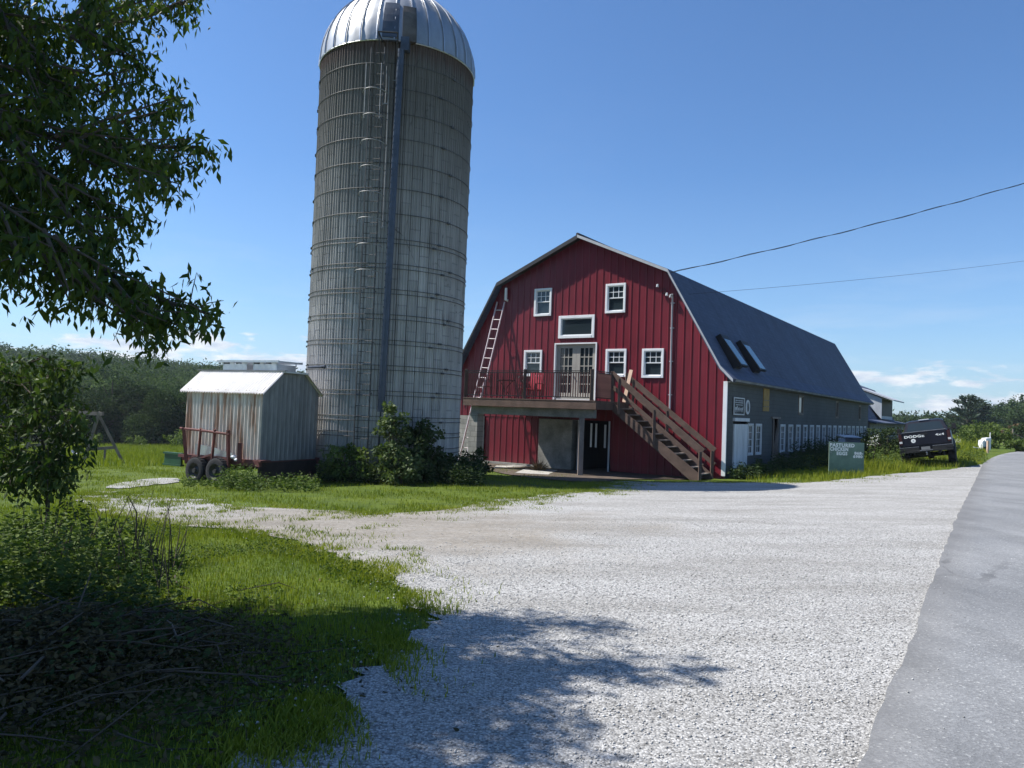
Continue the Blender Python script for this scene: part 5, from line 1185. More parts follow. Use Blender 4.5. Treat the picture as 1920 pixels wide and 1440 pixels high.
# ------------------------------------------------------------------ far roadside: fence posts, little white shed-like box, stile
for k, (x, y0, y1, d) in enumerate(((1864, 803, 822, 62), (1882, 802, 820, 64), (1899, 804, 833, 58))):
    a = aty(x, y1, d); b = aty(x, y0, d); b = Vector((a.x, a.y, b.z)); a.z = min(a.z, g(a.x, a.y))-.1
    fp = tag(mk('fence_post', MB().cyl(a, b, .06, .055, 8), M['greywood'], base=a), ['pale fence post at far right, nearest the white cart', 'pale fence post in the middle of three by the far bushes', 'pale braced fence post nearest the right edge'][k], 'fence post', 'far fence posts')
    if k == 2: mk('brace', MB().beam(b-Vector((0, 0, .3)), Vector((a.x+1.1, a.y-.2, a.z+.7)), .07, .05), M['greywood'], fp)
cb_ = aty(1841, 843, 50); cb_.z = g(cb_.x, cb_.y); hc = thing('garden_cart', 'small white cart standing in the grass beyond the pickup truck', 'cart', cb_)
def HC(x, y, z): return cb_+Vector((x, y, z))*.62
for x0, x1, h_ in ((-.12, .1, 1.2), (.2, .75, 1.45)): mk('panel', MB().prism([HC(x0, -.3, .15), HC(x1, -.3, .15), HC(x1+.04, -.3, h_), HC(x0+.05, -.3, h_-.08)], (0, .5, 0)), M['white'], hc)
mk('panel_gap', MB().prism([HC(.1, -.2, .15), HC(.2, -.2, .15), HC(.2, -.2, 1.1), HC(.1, -.2, 1.1)], (0, .3, 0)), M['blackplastic'], hc)
mb = MB(); mb.tube([HC(-.1, -.32, .3), HC(-.25, -.32, .35), HC(-.3, -.32, .7), HC(-.1, -.32, 1.05)], .04, 6); mb.tube([HC(.72, -.2, .9), HC(.74, -.2, 2.0)], .03, 6); mb.tube([HC(-.3, 0, .3), HC(-1.0, 0, .4)], .03, 6); mk('handle', mb, M['white'], hc)
for y in (-.38, .38): mk('wheel', MB().lathe(HC(.15, y, .25), [(.15, -.025), (.15, .025), (.03, .03), (.03, -.03)], 16, (0, 1, 0)), M['rubber'], hc)
sp_ = aty(1852, 849, 46); tag(mk('marker_stake', MB().box(Vector((sp_.x-.05, sp_.y-.05, g(sp_.x, sp_.y)-.1)), Vector((sp_.x+.05, sp_.y+.05, g(sp_.x, sp_.y)+.75))), M['palewood'], base=sp_), 'short pale stake in the verge just right of the white cart', 'stake')
HAZE = .0002
# ------------------------------------------------------------------ vegetation
def V3(v): return np.array([v.x, v.y, v.z])
def px3(px, py, D): return aty(px, py, D)
def droop_clusters(pts, per, L0, L1, Wr, spread=.055, droop=1.0, tone=(.5, .25)):
    """hanging groups of narrow leaflets at each point"""
    n = len(pts); c = np.repeat(pts, per, 0)+RNG.normal(0, spread, (n*per, 3))
    d = RNG.normal(0, .55, (n*per, 3)); d[:, 2] -= droop
    L = RNG.uniform(L0, L1, n*per); base = np.clip(np.repeat(RNG.normal(tone[0], tone[1], n), per)+RNG.normal(0, .12, n*per), 0, 1)
    return leaves(c, d, L, L*Wr*RNG.uniform(.8, 1.25, n*per), base, .18)
def bez(p, q, lift, n=8):
    return [p.lerp(q, t)+Vector((0, 0, lift*4*t*(1-t))) for t in np.linspace(0, 1, n)]
def path_len(P): return sum((b-a).length for a, b in zip(P[:-1], P[1:]))
def along(P, f):
    L = path_len(P)*f
    for a, b in zip(P[:-1], P[1:]):
        l = (b-a).length
        if L <= l: return a.lerp(b, L/max(l, 1e-6))
        L -= l
    return P[-1]
def spray(P, wood, pts, per_m, tw, start=.15, rad=.02, step=.055):
    wood.tube(P, [rad*(1-.75*i/(len(P)-1)) for i in range(len(P))], 6)
    L = path_len(P); n = int(L*(1-start)*per_m)
    for k in range(n):
        f = start+(1-start)*(k+random.random())/max(n, 1); p = along(P, f); q = along(P, min(1, f+.05)); ax = (q-p).normalized() if (q-p).length > 1e-5 else Vector((1, 0, 0))
        d = Vector(RNG.normal(size=3)); d = (d-ax*d.dot(ax)*.5)+ax*.55; d.z = d.z*.55-.12; d.normalize()
        l = tw*random.uniform(.5, 1.1)*(1.15-.65*f); e = p+d*l-Vector((0, 0, .12*l)); m_ = p.lerp(e, .5)+Vector((0, 0, .06*l))
        wood.tube([p, m_, e], [.005, .004, .002], 4, caps=False)
        s = int(l/step)+1
        for j in range(s):
            t = (j+.6)/s; pts.append(V3(p.lerp(m_, t*2) if t < .5 else m_.lerp(e, t*2-1)))
    pts.append(V3(P[-1]))
# the big shade tree whose trunk stands left of the view
tbp = Vector((-7.6, 4.7, g(-7.6, 4.7))); tree = thing('shade_tree', 'large dark leafy tree hanging over the left foreground, nearest the camera', 'tree', tbp)
wood = MB(); tp_ = [tbp+Vector((0, 0, -.1)), tbp+Vector((.05, 0, 1.2)), tbp+Vector((.2, .1, 2.6)), tbp+Vector((.1, .15, 4.2)), tbp+Vector((.3, 0, 6)), tbp+Vector((.2, .1, 8))]
wood.tube(tp_, [.34, .27, .23, .18, .11, .03], 12)
VIS = [[(-330,420,5.6),(-120,390,5.6),(0,405,5.6),(120,465,5.6),(230,528,5.6),(320,568,5.6),(392,588,5.6)],
 [(120,465,5.6),(200,545,5.75),(250,595,5.8),(292,632,5.8)], [(0,405,5.6),(50,470,5.4),(55,520,5.4)], [(100,455,5.6),(135,520,5.5),(150,560,5.5)], [(230,528,5.6),(280,585,5.5),(330,610,5.5)],
 [(-330,200,6.1),(-100,200,6.1),(0,232,6.1),(150,268,6.1),(280,276,6.1),(382,276,6.1)], [(150,268,6.1),(240,315,6.0),(335,345,5.95)], [(120,262,6.1),(240,225,6.3),(350,200,6.3)],
 [(0,232,6.1),(100,335,5.9),(190,392,5.85),(262,410,5.85)], [(80,318,5.9),(150,410,5.8),(200,450,5.8)], [(-60,215,6.1),(20,330,6.2),(70,400,6.2)],
 [(-330,20,6.6),(-100,0,6.6),(0,35,6.6),(150,55,6.5),(280,28,6.5),(372,-5,6.5)], [(150,55,6.5),(215,100,6.4),(268,115,6.4)], [(0,35,6.6),(110,125,6.4),(200,165,6.4),(262,150,6.4)],
 [(0,35,6.6),(70,140,6.3),(95,205,6.3)], [(150,55,6.5),(230,-30,6.6),(330,-70,6.6)], [(-300,280,5.8),(-80,300,5.8),(40,320,5.9),(110,350,6.0)], [(-260,90,6.2),(-40,110,6.4),(60,140,6.6),(150,190,6.7)],
 [(-100,0,6.6),(0,-60,6.7),(120,-90,6.8)], [(-60,215,6.1),(40,190,6.3),(130,200,6.4)], [(-120,390,5.6),(-40,450,5.5),(20,500,5.5)]]
cl = []; anchors = [Vector(tp_[3]), Vector(tp_[2])]
for k, P in enumerate(VIS):
    W_ = [px3(*p) for p in P]
    if P[0][0] <= -250:
        a = tbp+Vector((.2, .1, 2.3+max(0, (420-P[0][1])/130.))); wood.tube([a, a.lerp(W_[0], .5)+Vector((0, 0, .25)), W_[0]], [.11, .08, .055], 8); spray(W_, wood, cl, 17, .55, .0, .05)
    else: spray(W_, wood, cl, 17, .5, .05, .018)
for k, P in enumerate(VIS):      # further boughs of the same crown nearer to and farther from the road
    for fD, ofs in ((.84, -14), (.92, 10)) if k not in (4,) else ((.88, 0),):
        W_ = [px3(p[0]-18 if p[0] > 0 else p[0], p[1]+ofs+random.uniform(-12, 12), p[2]*fD) for p in P]; spray(W_, wood, cl, 4, .42, .05, .014)
vis_pts = np.array(cl)
off = []
for k in range(34):
    u = rv3(1)[0]; c = np.array([-8.0, 4.3, 5.4]); e = c+u*np.array([3.3, 2.7, 3.1])*RNG.uniform(.75, 1.0)
    if e[2] < 2.6: e[2] = 2.6+RNG.uniform(0, .8)
    if e[0] > -.80*e[1]-.5 and e[2] < 1.6+.62*max(e[1], .1): e[0] = -.80*abs(e[1])-1.6
    h = np.clip(e[2]-1.5, 2.4, 7); a = along([Vector(p) for p in tp_], min(.98, (h+.1)/8.3)); spray(bez(a, Vector(e), .35), wood, off, 7.5, .75, .3, .06, .075)
for e in ((-4.6,5.0,6.6),(-4.9,3.9,6.8),(-5.2,6.3,6.9),(-5.0,2.9,5.6),(-4.3,6.0,7.6),(-5.6,4.5,8.2)):
    spray(bez(tbp+Vector((.25, .05, 5)), Vector(e), .4), wood, off, 8, .7, .3, .05, .075)
for k in range(60):
    y_ = RNG.uniform(2.6, 7.0); e = (RNG.uniform(-8.2, -.8*y_-.35), y_, RNG.uniform(2.9, 7.6)); spray(bez(along([Vector(p) for p in tp_], min(.9, max(.3, (e[2]-.8)/8))), Vector(e), .3), wood, off, 7, .8, .4, .05, .075)
for k in range(26):
    h_ = RNG.uniform(5.5, 7.7); gx_ = RNG.uniform(-2.2, .75); gy_ = RNG.uniform(4.3, 5.6); e = Vector((gx_-.74*h_, gy_+.143*h_, h_))
    spray(bez(along([Vector(p) for p in tp_], min(.95, (h_-.6)/8)), e, .35), wood, off, 8, .6, .35, .045, .07)
off = np.array(off); okm = ~((off[:, 0] > -.68*off[:, 1]-.15) & (off[:, 2] < 1.6+.545*off[:, 1])); off = off[okm]
mk('trunk', wood, M['bark'], tree, smooth=True)
leafmesh('crown', [droop_clusters(vis_pts, 5, .06, .115, .33), droop_clusters(off, 5, .12, .19, .42, .09)], M['treeleaf'], tree)

# sapling at the left edge, further back
sb_ = px3(93, 945, 8.0); sb_.z = g(sb_.x, sb_.y); sap = thing('sapling', 'leafy sapling with a pale stem rising from the brush at the left edge', 'sapling', sb_)
wood = MB(); pts_l = []
st = [sb_, px3(90, 920, 8.0), px3(84, 850, 8.0), px3(62, 745, 8.0), px3(45, 672, 8.0)]; wood.tube(st, [.022, .02, .017, .012, .005], 7)
for P in ([(84,850,8),(110,862,8),(128,872,8)], [(80,830,8),(120,800,7.8),(158,818,7.8)], [(72,790,8),(110,745,8.1),(148,752,8.1)], [(60,740,8),(105,690,8),(160,692,8.1)], [(60,740,8),(20,700,8.2),(-20,680,8.2)], [(75,800,8),(30,800,7.7),(-15,800,7.7)], [(84,850,8),(50,870,8.2),(15,880,8.2)],
          [(50,690,8),(80,665,8),(100,690,8)], [(-80,760,8.1),(-30,740,8.1),(40,760,8.1)], [(84,850,8),(88,880,7.9),(92,895,7.9)], [(86,870,8),(60,895,7.8),(45,905,7.8)], [(86,870,8),(110,890,7.7),(126,898,7.7)], [(84,850,8),(95,870,7.6),(75,905,7.6)], [(40,845,8),(20,880,7.8),(5,905,7.8)], [(66,770,8),(95,780,7.7),(130,790,7.7)], [(-60,690,8.3),(-10,690,8.3),(40,720,8.2)], [(-60,850,8.1),(-10,850,8.1),(30,845,8.0)]):
    spray([px3(*p) for p in P], wood, pts_l, 16, .42, .0, .008, .06)
mk('stem', wood, M['stick'], sap, smooth=True)
leafmesh('foliage', [droop_clusters(np.array(pts_l), 5, .07, .12, .36, .06, .7, (.5, .3))], M['sapleaf'], sap)

# generic crowns
def blob_leaves(c, R, nb, nl, L, squash=.8, tone_mu=.5, jit=.25, blob=.42):
    c = np.asarray(c, float); u = rv3(nb)*RNG.uniform(.35, 1.0, (nb, 1))**.6; bc = c+u*np.asarray(R); br = np.mean(R)*blob*RNG.uniform(.6, 1.2, nb)
    i = RNG.integers(0, nb, nl); d = rv3(nl); d[:, 2] = d[:, 2]*squash; p = bc[i]+d*br[i][:, None]*RNG.uniform(.55, 1.05, (nl, 1))
    ax = rv3(nl)*.8+d*.5; ax[:, 2] -= .25
    t = np.clip(tone_mu+RNG.normal(0, jit, nb)[i]*.8+RNG.normal(0, .15, nl), 0, 1); l = L*RNG.uniform(.6, 1.3, nl)
    return leaves(p, ax, l, l*RNG.uniform(.45, .8, nl), t, .2)
def tree_obj(name, label, base, H, R, nl, L, mat, group=None, low=.12, nb=34, parts=True, tone_mu=.5):
    t = thing(name, label, 'tree', base, group); mb = MB()
    mb.tube([base-Vector((0, 0, .3)), base+Vector((.1, 0, H*.35)), base+Vector((-.1, .1, H*.85))], [H*.028, H*.02, H*.004], 7)
    for k in range(6):
        a = random.uniform(0, 6.28); z = H*random.uniform(.25, .6); mb.tube([base+Vector((0, 0, z)), base+Vector((cos(a)*R*.6, sin(a)*R*.6, z+H*.18))], [H*.01, H*.003], 5)
    mk('trunk', mb, M['bark'], t)
    zc = H*(low+1)/2; leafmesh('crown', [blob_leaves(V3(base)+[0, 0, zc], (R*.8, R*.8, max(.2, H*(1-low)/2-R*.3)), nb, nl, L, tone_mu=tone_mu), blob_leaves(V3(base)+[0, 0, H*.25], (R*.85, R*.85, H*.18), nb//2, nl//3, L, tone_mu=tone_mu), blob_leaves(V3(base)+[0, 0, H*.1], (R*.95, R*.95, H*.07), nb//2, nl//3, L, tone_mu=tone_mu-.1, blob=.3)], mat, t)
    return t
# trees along the far edge of the field
TL = [(-70,690,94,5.5),(-5,700,88,5),(70,705,92,5.5),(150,705,96,5),(205,693,90,4.6),(255,702,93,5),(300,722,87,4.4),(345,716,92,5),(400,722,95,5),(470,722,93,5),(540,728,96,5)]
names_ = ['tall dark round tree at the field edge behind the sapling top', 'dark field-edge tree half hidden by the sapling leaves', 'dark field-edge tree just behind the sapling and swing beam', 'broad dark tree at the field edge left of the swing frame peak', 'tallest dark tree at the field edge, behind the swing frame', 'dark tree at the field edge right of the swing frame', 'shorter rounded tree at the field edge midway between swing and coop', 'dark tree at the field edge beside the left coop eave', 'tree at the field edge behind the left end of the coop roof', 'tree at the field edge behind the middle of the coop', 'tree at the field edge behind the coop and silo gap']
for (x, y, D, R), lb_ in zip(TL, names_):
    b = px3(x, 833, D); zb2 = g(b.x, b.y); tpz = px3(x, y, D).z; tree_obj('broadleaf_tree', lb_, Vector((b.x, b.y, zb2)), tpz-zb2, R, 9000, .3, M['forest'], 'trees along the field edge', low=.0, tone_mu=.4)
for (x, D, H, lb_) in ((258, 80, 1.6, 'small pale bush at the far field edge right of the swing frame'), (330, 80, 2.2, 'pale bush at the far field edge beside the coop'), (180, 82, 1.3, 'small bush at the far field edge behind the swing crossbar')):
    b = px3(x, 833, D); b.z = g(b.x, b.y)
    tag(leafmesh('field_bush', [blob_leaves(V3(b)+[0, 0, H*.45], (H*.6, H*.5, H*.5), 10, 420, .28, tone_mu=.7)], M['weed'], base=b), lb_, 'bush', 'bushes along the field edge')
# right: two pines and the wood beyond the road
def pine(label, base, H, R, n_w, group):
    t = thing('pine_tree', label, 'tree', base, group); mb = MB(); mb.tube([base-Vector((0, 0, .3)), base+Vector((0, 0, H*.97))], [H*.022, H*.004], 7); cs = []; ds = []
    for k in range(n_w):
        f = (k+.5)/n_w; z = H*(.16+.83*f)
        for j in range(6):
            if random.random() < .22: continue
            a = random.uniform(0, 6.28); l = R*random.uniform(.55, 1.1)*(1.0-f**1.6)*(.55+.45*min(1, f*3))+.4; d = Vector((cos(a), sin(a), .22)); e = base+Vector((0, 0, z))+d*l
            mb.tube([base+Vector((0, 0, z-.2)), e], [.05, .02], 4, caps=False)
            m_ = int(26*l/R)+10; s = RNG.uniform(.25, 1.05, m_)[:, None]; p = V3(base)+[0, 0, z]+np.array(d)*l*s+RNG.normal(0, .26, (m_, 3))*[1, 1, .4]; cs.append(p); q_ = np.tile(np.array(d), (m_, 1))+RNG.normal(0, .5, (m_, 3)); q_[:, 2] += .35; ds.append(q_)
    mk('trunk', mb, M['bark'], t); c = np.concatenate(cs); d = np.concatenate(ds); n = len(c)
    leafmesh('crown', [leaves(c, d, RNG.uniform(.5, .95, n), RNG.uniform(.16, .3, n), np.clip(RNG.normal(.45, .25, n), 0, 1), .1)], M['pine'], t); return t
for x, yt, D, R, lb_ in ((1813, 743, 125, 3.6, 'tall white pine with layered branches beyond the pickup truck'), (1833, 750, 130, 3.2, 'slimmer pine close on the right of the tall pine')):
    b = px3(x, 838, D); b.z = g(b.x, b.y); pine(lb_, b, px3(x, yt, D).z-b.z, R, 11, 'pines beyond the truck')
RTREE = [(1700,806,150,5,775),(1738,806,160,5,778),(1775,806,150,4.5,782),(1795,808,110,3.4,790),(1850,812,150,5,774),(1868,810,150,5,768),(1888,810,145,5.5,760),(1908,810,140,6,754),(1930,810,140,6,748),(1965,812,140,7,742),(1885,822,95,4,788),(1912,824,88,3.6,786),(1940,826,85,4,780)]
rl_ = ['wooded edge tree left of the truck roof', 'low tree behind the truck roof', 'low tree between the truck and the pines', 'bushy tree at the left foot of the tall pine', 'tree just right of the pines on the skyline', 'skyline tree second to the right of the pines', 'skyline tree third to the right of the pines', 'skyline tree above the braced fence post', 'taller skyline tree cut by the right edge', 'tall tree just outside the right edge', 'paler front tree behind the two thin fence posts', 'brownish front tree at the right edge behind the braced post', 'front tree beyond the right edge']
M['russet'] = leafmat('russet_leaf', (.07, .055, .025), (.15, .1, .05), .15, .6, .2)
for (x, yb, D, R, yt), lb_ in zip(RTREE, rl_):
    b = px3(x, yb, D); b.z = g(b.x, b.y)-.2; H_ = (px3(x, yt, D).z-b.z)*.93; tree_obj('broadleaf_tree', lb_, b, H_, min(R, H_*.75), 6500, .34 if D > 100 else .24, M['russet'] if x == 1912 else M['forest2'], 'trees of the wood on the right', low=.0, nb=26, tone_mu=.55 if D < 100 else .4)
for (x, y, D, H, lb_) in ((1868, 838, 56, 1.4, 'green bush in front of the two thin fence posts'), (1848, 838, 62, 2.0, 'grey-green bush directly behind the white cart'), (1822, 842, 70, 1.6, 'low dark bush between truck and cart'), (1907, 845, 50, .9, 'tall pale weeds clump by the road at the right edge')):
    b = px3(x, y, D); b.z = g(b.x, b.y); tag(leafmesh('roadside_bush', [blob_leaves(V3(b)+[0, 0, H*.45], (H*.85, H*.6, H*.5), 16, 900, .2, tone_mu=.55)], M['weed'], base=b), lb_, 'bush', 'bushes beyond the truck')
# wooded hills
def elev(azd): return np.interp(azd, [-60, -45, -34, -24, -16, 0, 20, 26.5, 30.5, 31.5, 33.5, 36, 60], [.06, .061, .057, .0535, .047, .036, .02, .0155, .0165, .022, .037, .042, .04])
def hillz(x, y):
    r = np.hypot(x, y); azd = np.degrees(np.arctan2(x, y)); k = np.minimum(1, 84/r); b0 = gv(x*k, y*k)-1.2
    t = np.clip((r-118)/(470-118), 0, 1); t = t*t*(3-2*t)*.75+t*.25
    rg = 1.6+470*elev(azd)-14.5; z = b0+(rg-b0)*t+1.6*np.sin(x*.031)*np.sin(y*.027)*t
    return z-np.clip((r-480)/400, 0, 1)*30
azs = np.radians(np.linspace(-62, 62, 125)); rs2 = np.concatenate([np.linspace(112, 500, 40), np.linspace(520, 900, 8)])
A_, R_ = np.meshgrid(azs, rs2); hx = np.sin(A_)*R_; hy = np.cos(A_)*R_; hzv = hillz(hx.ravel(), hy.ravel()).reshape(hx.shape); hzv[0] -= 3
n1_, n2_ = hx.shape; ix = np.arange(n1_*n2_).reshape(n1_, n2_)
hf = np.stack([ix[:-1, :-1].ravel(), ix[:-1, 1:].ravel(), ix[1:, 1:].ravel(), ix[1:, :-1].ravel()], 1)
hl = npmesh('hills', np.stack([hx.ravel(), hy.ravel(), hzv.ravel()], 1), hf, M['hillgrass']); kind(hl, 'structure')
def forest(name, a0, a1, n, mat, r0=118, r1=505, cards=150):
    a = np.radians(RNG.uniform(a0, a1, n)); r = np.sqrt(RNG.uniform(r0**2, r1**2, n)); x = np.sin(a)*r; y = np.cos(a)*r; z = hillz(x, y); parts = []
    for i in range(n):
        H = RNG.uniform(7, 12.5); H = min(H, (1.6+r[i]*(float(elev(np.degrees(a[i])))+RNG.normal(0, .0022))-z[i])/1.12)
        if H < 2: continue
        R = min(H*.7, RNG.uniform(2.8, 5.2)); far_ = r[i] > 260
        parts.append(blob_leaves((x[i], y[i], z[i]+H*.55), (R, R, H*.45), 11, int(cards*(2.6 if r[i] < 190 else 1.9 if not far_ else 1.15)), .5 if r[i] < 190 else .7 if not far_ else 1.0, tone_mu=RNG.normal(.45, .3), jit=.14, blob=.5))
    return kind(leafmesh(name, parts, mat), 'stuff')
forest('forest', -43, -9, 1250, M['hillwood']); forest('forest', 24, 41, 560, M['forest2'], 190, 505)

# ------------------------------------------------------------------ shrubs and weeds round the silo, coop, barn and sign
def shrub(name, label, base, H, R, nl, L, mat, group=None, tone_mu=.5, nb=46):
    t = thing(name, label, 'shrub', base, group); mb = MB(); pts = []
    for k in range(9):
        a = random.uniform(0, 6.28); e = base+Vector((cos(a)*R*random.uniform(.2, .8), sin(a)*R*random.uniform(.2, .8), H*random.uniform(.5, .95))); P = bez(base, e, .1, 5); mb.tube(P, [.02, .016, .012, .008, .004], 5, caps=False)
    mk('stem', mb, M['stick'], t); leafmesh('foliage', [blob_leaves(V3(base)+[0, 0, H*.5], (R*1.05, R*1.05, H*.5), nb, int(nl*1.25), L*.9, tone_mu=tone_mu, blob=.24), blob_leaves(V3(base)+[0, 0, H*.3], (R*.8, R*.8, H*.28), 12, nl//2, L*.9, tone_mu=tone_mu-.1, blob=.4)], mat, t); return t
def at(px, py, D): 
    b = px3(px, py, D); b.z = g(b.x, b.y); return b
shrub('maple_shrub', 'tall sunlit leafy shrub in front of the silo pipe', at(733, 905, 21.0), 2.25, .42, 1300, .13, M['shrubleaf'], tone_mu=.6)
shrub('maple_shrub', 'low pale-leaved shrub at the foot of the tall silo shrub', at(752, 905, 20.7), 1.05, .6, 900, .11, M['shrubleaf'], tone_mu=.66)
shrub('silo_shrub', 'dark bushy shrub in the shade right of the sunlit silo shrub', at(790, 900, 21.8), 1.7, .6, 1600, .15, M['shadeshrub'])
shrub('silo_shrub', 'spreading dark shrub between the silo and the block pier', at(850, 890, 22.5), .75, .8, 1300, .13, M['shadeshrub'])
shrub('silo_shrub', 'dark leafy shrub by the ladder foot under the deck end', at(893, 880, 25.5), .9, .5, 600, .12, M['shadeshrub'])
shrub('silo_shrub', 'half-lit shrub between the coop and the tall silo shrub', at(655, 895, 21.3), 1.1, .8, 1200, .12, M['weed'], tone_mu=.6)
shrub('vine_bush', 'dark reddish vine bush against the far end of the barn', at(1664, 835, 38), 1.5, 1.2, 2600, .11, M['shadeshrub'])
pc = Vector((-2.75, 4.45, 0)); pc.z = g(pc.x, pc.y)
# nettles and other tall weeds: clumps nobody could count
def weedbed(name, spots, mat, per=9, Lr=(.06, .13), flower=False):
    parts = []; st = MB()
    for (x, y, H), z in zip(spots, gv(np.array([q[0] for q in spots]), np.array([q[1] for q in spots]))):
        ln = RNG.normal(0, .12*H, 2); n = max(4, int(per*H/.5)); f = RNG.uniform(.15, 1, n); a = RNG.uniform(0, 6.28, n)
        p = np.stack([x+ln[0]*f, y+ln[1]*f, z+H*f], 1); d = np.stack([np.cos(a), np.sin(a), RNG.uniform(-.3, .6, n)], 1); L = RNG.uniform(*Lr, n)*(1.25-.5*f)
        parts.append(leaves(p, d, L, L*RNG.uniform(.3, .55, n), np.clip(RNG.normal(.5, .28, n), 0, 1), .2))
    return kind(leafmesh(name, parts, mat), 'stuff')
def ring_spots(px0, px1, py0, py1, D0, D1, n, h0, h1):
    o = []
    for _ in range(n):
        b = px3(random.uniform(px0, px1), py0, random.uniform(D0, D1)); o.append((b.x, b.y, random.uniform(h0, h1)))
    return o
weedbed('silo_weeds', ring_spots(595, 905, 880, 880, 20.6, 23.0, 900, .2, .65), M['shadeshrub'], 10)
weedbed('coop_weeds', ring_spots(405, 600, 880, 880, 17.6, 19.6, 520, .12, .42)+ring_spots(420, 480, 880, 880, 18.0, 19.3, 160, .3, .62)+ring_spots(345, 430, 880, 880, 18.6, 20.2, 150, .1, .28), M['weed'], 9, (.05, .11))
wsp = []
for _ in range(1100):
    s_ = random.uniform(2.6, 28); q_ = S(s_, random.uniform(.15, 2.2), 0); wsp.append((q_.x, q_.y, random.uniform(.3, .75 if s_ < 7 else 1.15)))
for _ in range(120): q_ = S(random.uniform(-.3, .8), random.uniform(.2, 1.2), 0); wsp.append((q_.x, q_.y, random.uniform(.25, .6)))
for _ in range(110): q_ = S(random.uniform(1.2, 3.2), random.uniform(.3, 1.3), 0); wsp.append((q_.x, q_.y, random.uniform(.2, .45)))
weedbed('wall_weeds', wsp, M['shadeshrub'], 11, (.08, .17))
weedbed('brush_weeds', [(pc.x-.25+1.25*sqrt(random.random())*cos(t_), pc.y+.1+1.15*random.random()*sin(t_), random.uniform(.15, .42)) for t_ in [random.uniform(0, 6.28) for _ in range(420)]], M['shadeshrub'], 14, (.03, .075))
tg_ = np.column_stack([RNG.uniform(12.5, 15.3, 4200), RNG.uniform(27.2, 33, 4200)]); tg_ = off_lot(tg_); tg_ = tg_[np.hypot(tg_[:, 0]-15.6, tg_[:, 1]-29.5) > 1.5]; blades('tall_grass', tg_, .25, .6, .008, M['fieldgrass'], lean=.6)
tg_ = np.column_stack([RNG.uniform(9.3, 15.0, 3500), RNG.uniform(24.0, 29, 3500)]); tg_ = off_lot(tg_); tg_ = tg_[BU(tg_)[0] < -.8]; blades('tall_grass', tg_, .1, .26, .006, M['fieldgrass'], lean=.7)
weedbed('truck_weeds', ring_spots(1630, 1690, 860, 860, 28.5, 33, 160, .3, .9)+ring_spots(1800, 1850, 860, 860, 33, 42, 120, .2, .6), M['weed'], 9, (.06, .12))
for px_, D_, H_, lb_ in ((1634, 29.0, 1.35, 'white-flowered tall weed just right of the green sign'), (1790, 45, .9, 'pale flowering weed beyond the truck wheel')):
    b = at(px_, 870, D_); fl = thing('flowering_weed', lb_, 'plant', b); mb = MB(); tips = []
    for k in range(7):
        a = random.uniform(0, 6.28); e = b+Vector((cos(a)*.2, sin(a)*.2, H_*random.uniform(.7, 1))); mb.tube([b, b.lerp(e, .5), e], [.01, .008, .004], 4, caps=False); tips.append(V3(e))
    mk('stem', mb, M['stick'], fl); tt = np.repeat(np.array(tips), 9, 0)+RNG.normal(0, .06, (len(tips)*9, 3)); n = len(tt)
    leafmesh('flower_head', [leaves(tt, rv3(n), RNG.uniform(.03, .07, n), RNG.uniform(.02, .05, n), RNG.uniform(0, 1, n))], M['flower'], fl)
    leafmesh('foliage', [blob_leaves(V3(b)+[0, 0, H_*.4], (.25, .25, H_*.4), 8, 160, .12)], M['weed'], fl)

# ------------------------------------------------------------------ left foreground: weeds and a heap of cut brush
spots = []
for _ in range(760):
    px_ = random.uniform(-140, 345); D_ = random.uniform(5.6, 8.2); b = px3(px_, 1000, D_)
    lim = 1-max(0, (px_-200)/170.); spots.append((b.x, b.y, random.uniform(.16, .66)*max(.22, lim)))
weedbed('thicket_weeds', spots, M['weed'], 24, (.035, .085))
n = 90; ds_ = MB()
for _ in range(n):
    px_ = random.uniform(40, 330); b = px3(px_, 1000, random.uniform(6.2, 8.0)); b.z = g(b.x, b.y); h = random.uniform(.3, .75); a = random.uniform(0, 6.28)
    ds_.tube([b, b+Vector((cos(a)*.1, sin(a)*.1, h*.6)), b+Vector((cos(a)*.3*h, sin(a)*.3*h, h))], [.006, .005, .002], 4, caps=False)
kind(mk('dry_stems', ds_, M['stick']), 'stuff')
pc = Vector((-2.75, 4.45, 0)); pc.z = g(pc.x, pc.y)
pile = thing('brush_pile', 'heap of cut brush and dead leaves in the shade of the left foreground', 'brush pile', pc)
def pileh(x, y): return .30*np.exp(-(((x-pc.x)/.95)**2+((y-pc.y)/1.0)**2))
n = 26000; xx = RNG.normal(pc.x-.1, .75, n); yy = RNG.normal(pc.y, .7, n); hh = pileh(xx, yy); zz = gv(xx, yy)+hh*RNG.uniform(.55, 1.15, n)+.01
d = rv3(n); d[:, 2] *= .45; L = RNG.uniform(.02, .06, n)
leafmesh('dead_leaves', [leaves(np.stack([xx, yy, zz], 1), d, L, L*RNG.uniform(.3, .6, n), RNG.uniform(0, 1, n), .2)], M['deadleaf'], pile)
mb = MB()
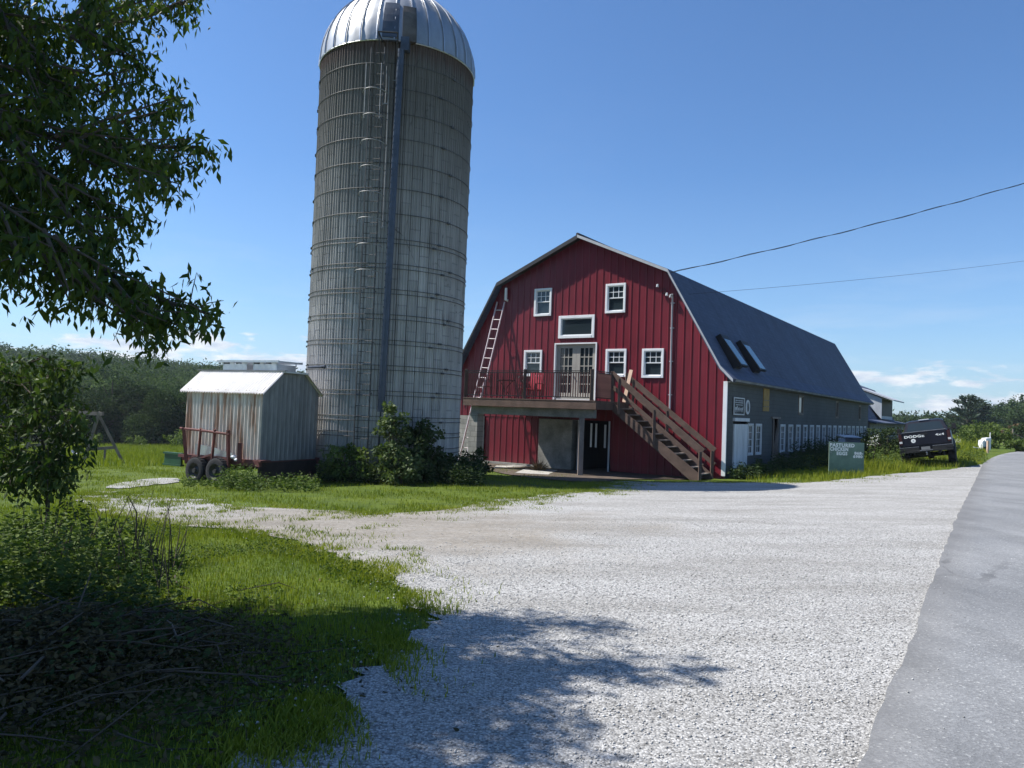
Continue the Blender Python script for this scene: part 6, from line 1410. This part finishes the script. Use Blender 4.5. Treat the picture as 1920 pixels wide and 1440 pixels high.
for _ in range(170):
    x = random.gauss(pc.x-.1, .7); y = random.gauss(pc.y, .65); a = random.gauss(.4, .8); l = random.uniform(.3, 1.1); z = g(x, y)+float(pileh(x, y))*random.uniform(.7, 1.15)+.02
    d = Vector((cos(a), sin(a), random.gauss(0, .16)))*l/2; r = random.choice([.003, .004, .005, .008]); p = Vector((x, y, z)); k_ = Vector(RNG.normal(0, .04, 3)); zf = lambda v: Vector((v.x, v.y, max(v.z, g(v.x, v.y)+.01)))
    mb.tube([zf(p-d), zf(p+k_), zf(p+d)], [r, r*.85, r*.5], 5)
mk('twigs', mb, M['stick'], pile)
def branch(pts_px, r, label, mat='stick'):
    P = [px3(*p) for p in pts_px]; mb = MB().tube(P, [r*(1-.5*i/(len(P)-1)) for i in range(len(P))], 7)
    for k in range(3):
        p = along(P, random.uniform(.3, .9)); mb.tube([p, p+Vector(RNG.normal(0, .1, 3))+Vector((0, 0, .05))], [r*.4, r*.15], 4)
    tag(mk('dead_branch', mb, M[mat], base=P[0], smooth=True), label, 'branch', 'dead branches on the brush pile')
branch([(165,1243,4.5),(230,1205,4.6),(290,1166,4.7)], .016, 'straight dead branch slanting up at the top of the brush pile')
branch([(-10,1352,3.9),(35,1340,3.92),(76,1334,3.95)], .022, 'thick short branch at the left edge of the brush pile', 'greywood')
branch([(85,1338,3.95),(135,1326,3.98),(182,1317,4.0)], .02, 'pale grey branch lying level in the middle of the brush pile', 'greywood')
branch([(150,1365,3.9),(215,1322,4.05),(272,1276,4.2)], .009, 'thin curved branch rising across the right of the brush pile')
branch([(334,1248,4.75),(333,1200,4.75),(322,1170,4.75),(306,1158,4.75),(289,1180,4.72)], .008, 'arched bare stem bending over at the right of the brush pile', 'greywood')
branch([(38,1426,3.5),(120,1421,3.52),(220,1418,3.55)], .011, 'long thin branch lying flat along the bottom of the brush pile')
branch([(-5,1380,3.7),(15,1392,3.65),(30,1405,3.62)], .03, 'thick log end at the lower left corner of the brush pile', 'greywood')
branch([(255,1010,6.9),(256,960,6.9),(240,930,6.9)], .007, 'bare upright stem standing above the weeds left of the lawn')

# ------------------------------------------------------------------ summer haze
hm, hnt, hout = newmat('haze_air'); pv = hnt.nodes.new('ShaderNodeVolumePrincipled'); pv.inputs['Color'].default_value = (.8, .88, 1, 1); pv.inputs['Density'].default_value = HAZE; pv.inputs['Anisotropy'].default_value = .2
hnt.links.new(pv.outputs[0], hout.inputs['Volume'])
if HAZE > 0: kind(mk('haze', MB().box((-1100, -70, -45), (1100, 1000, 60)), hm), 'stuff')
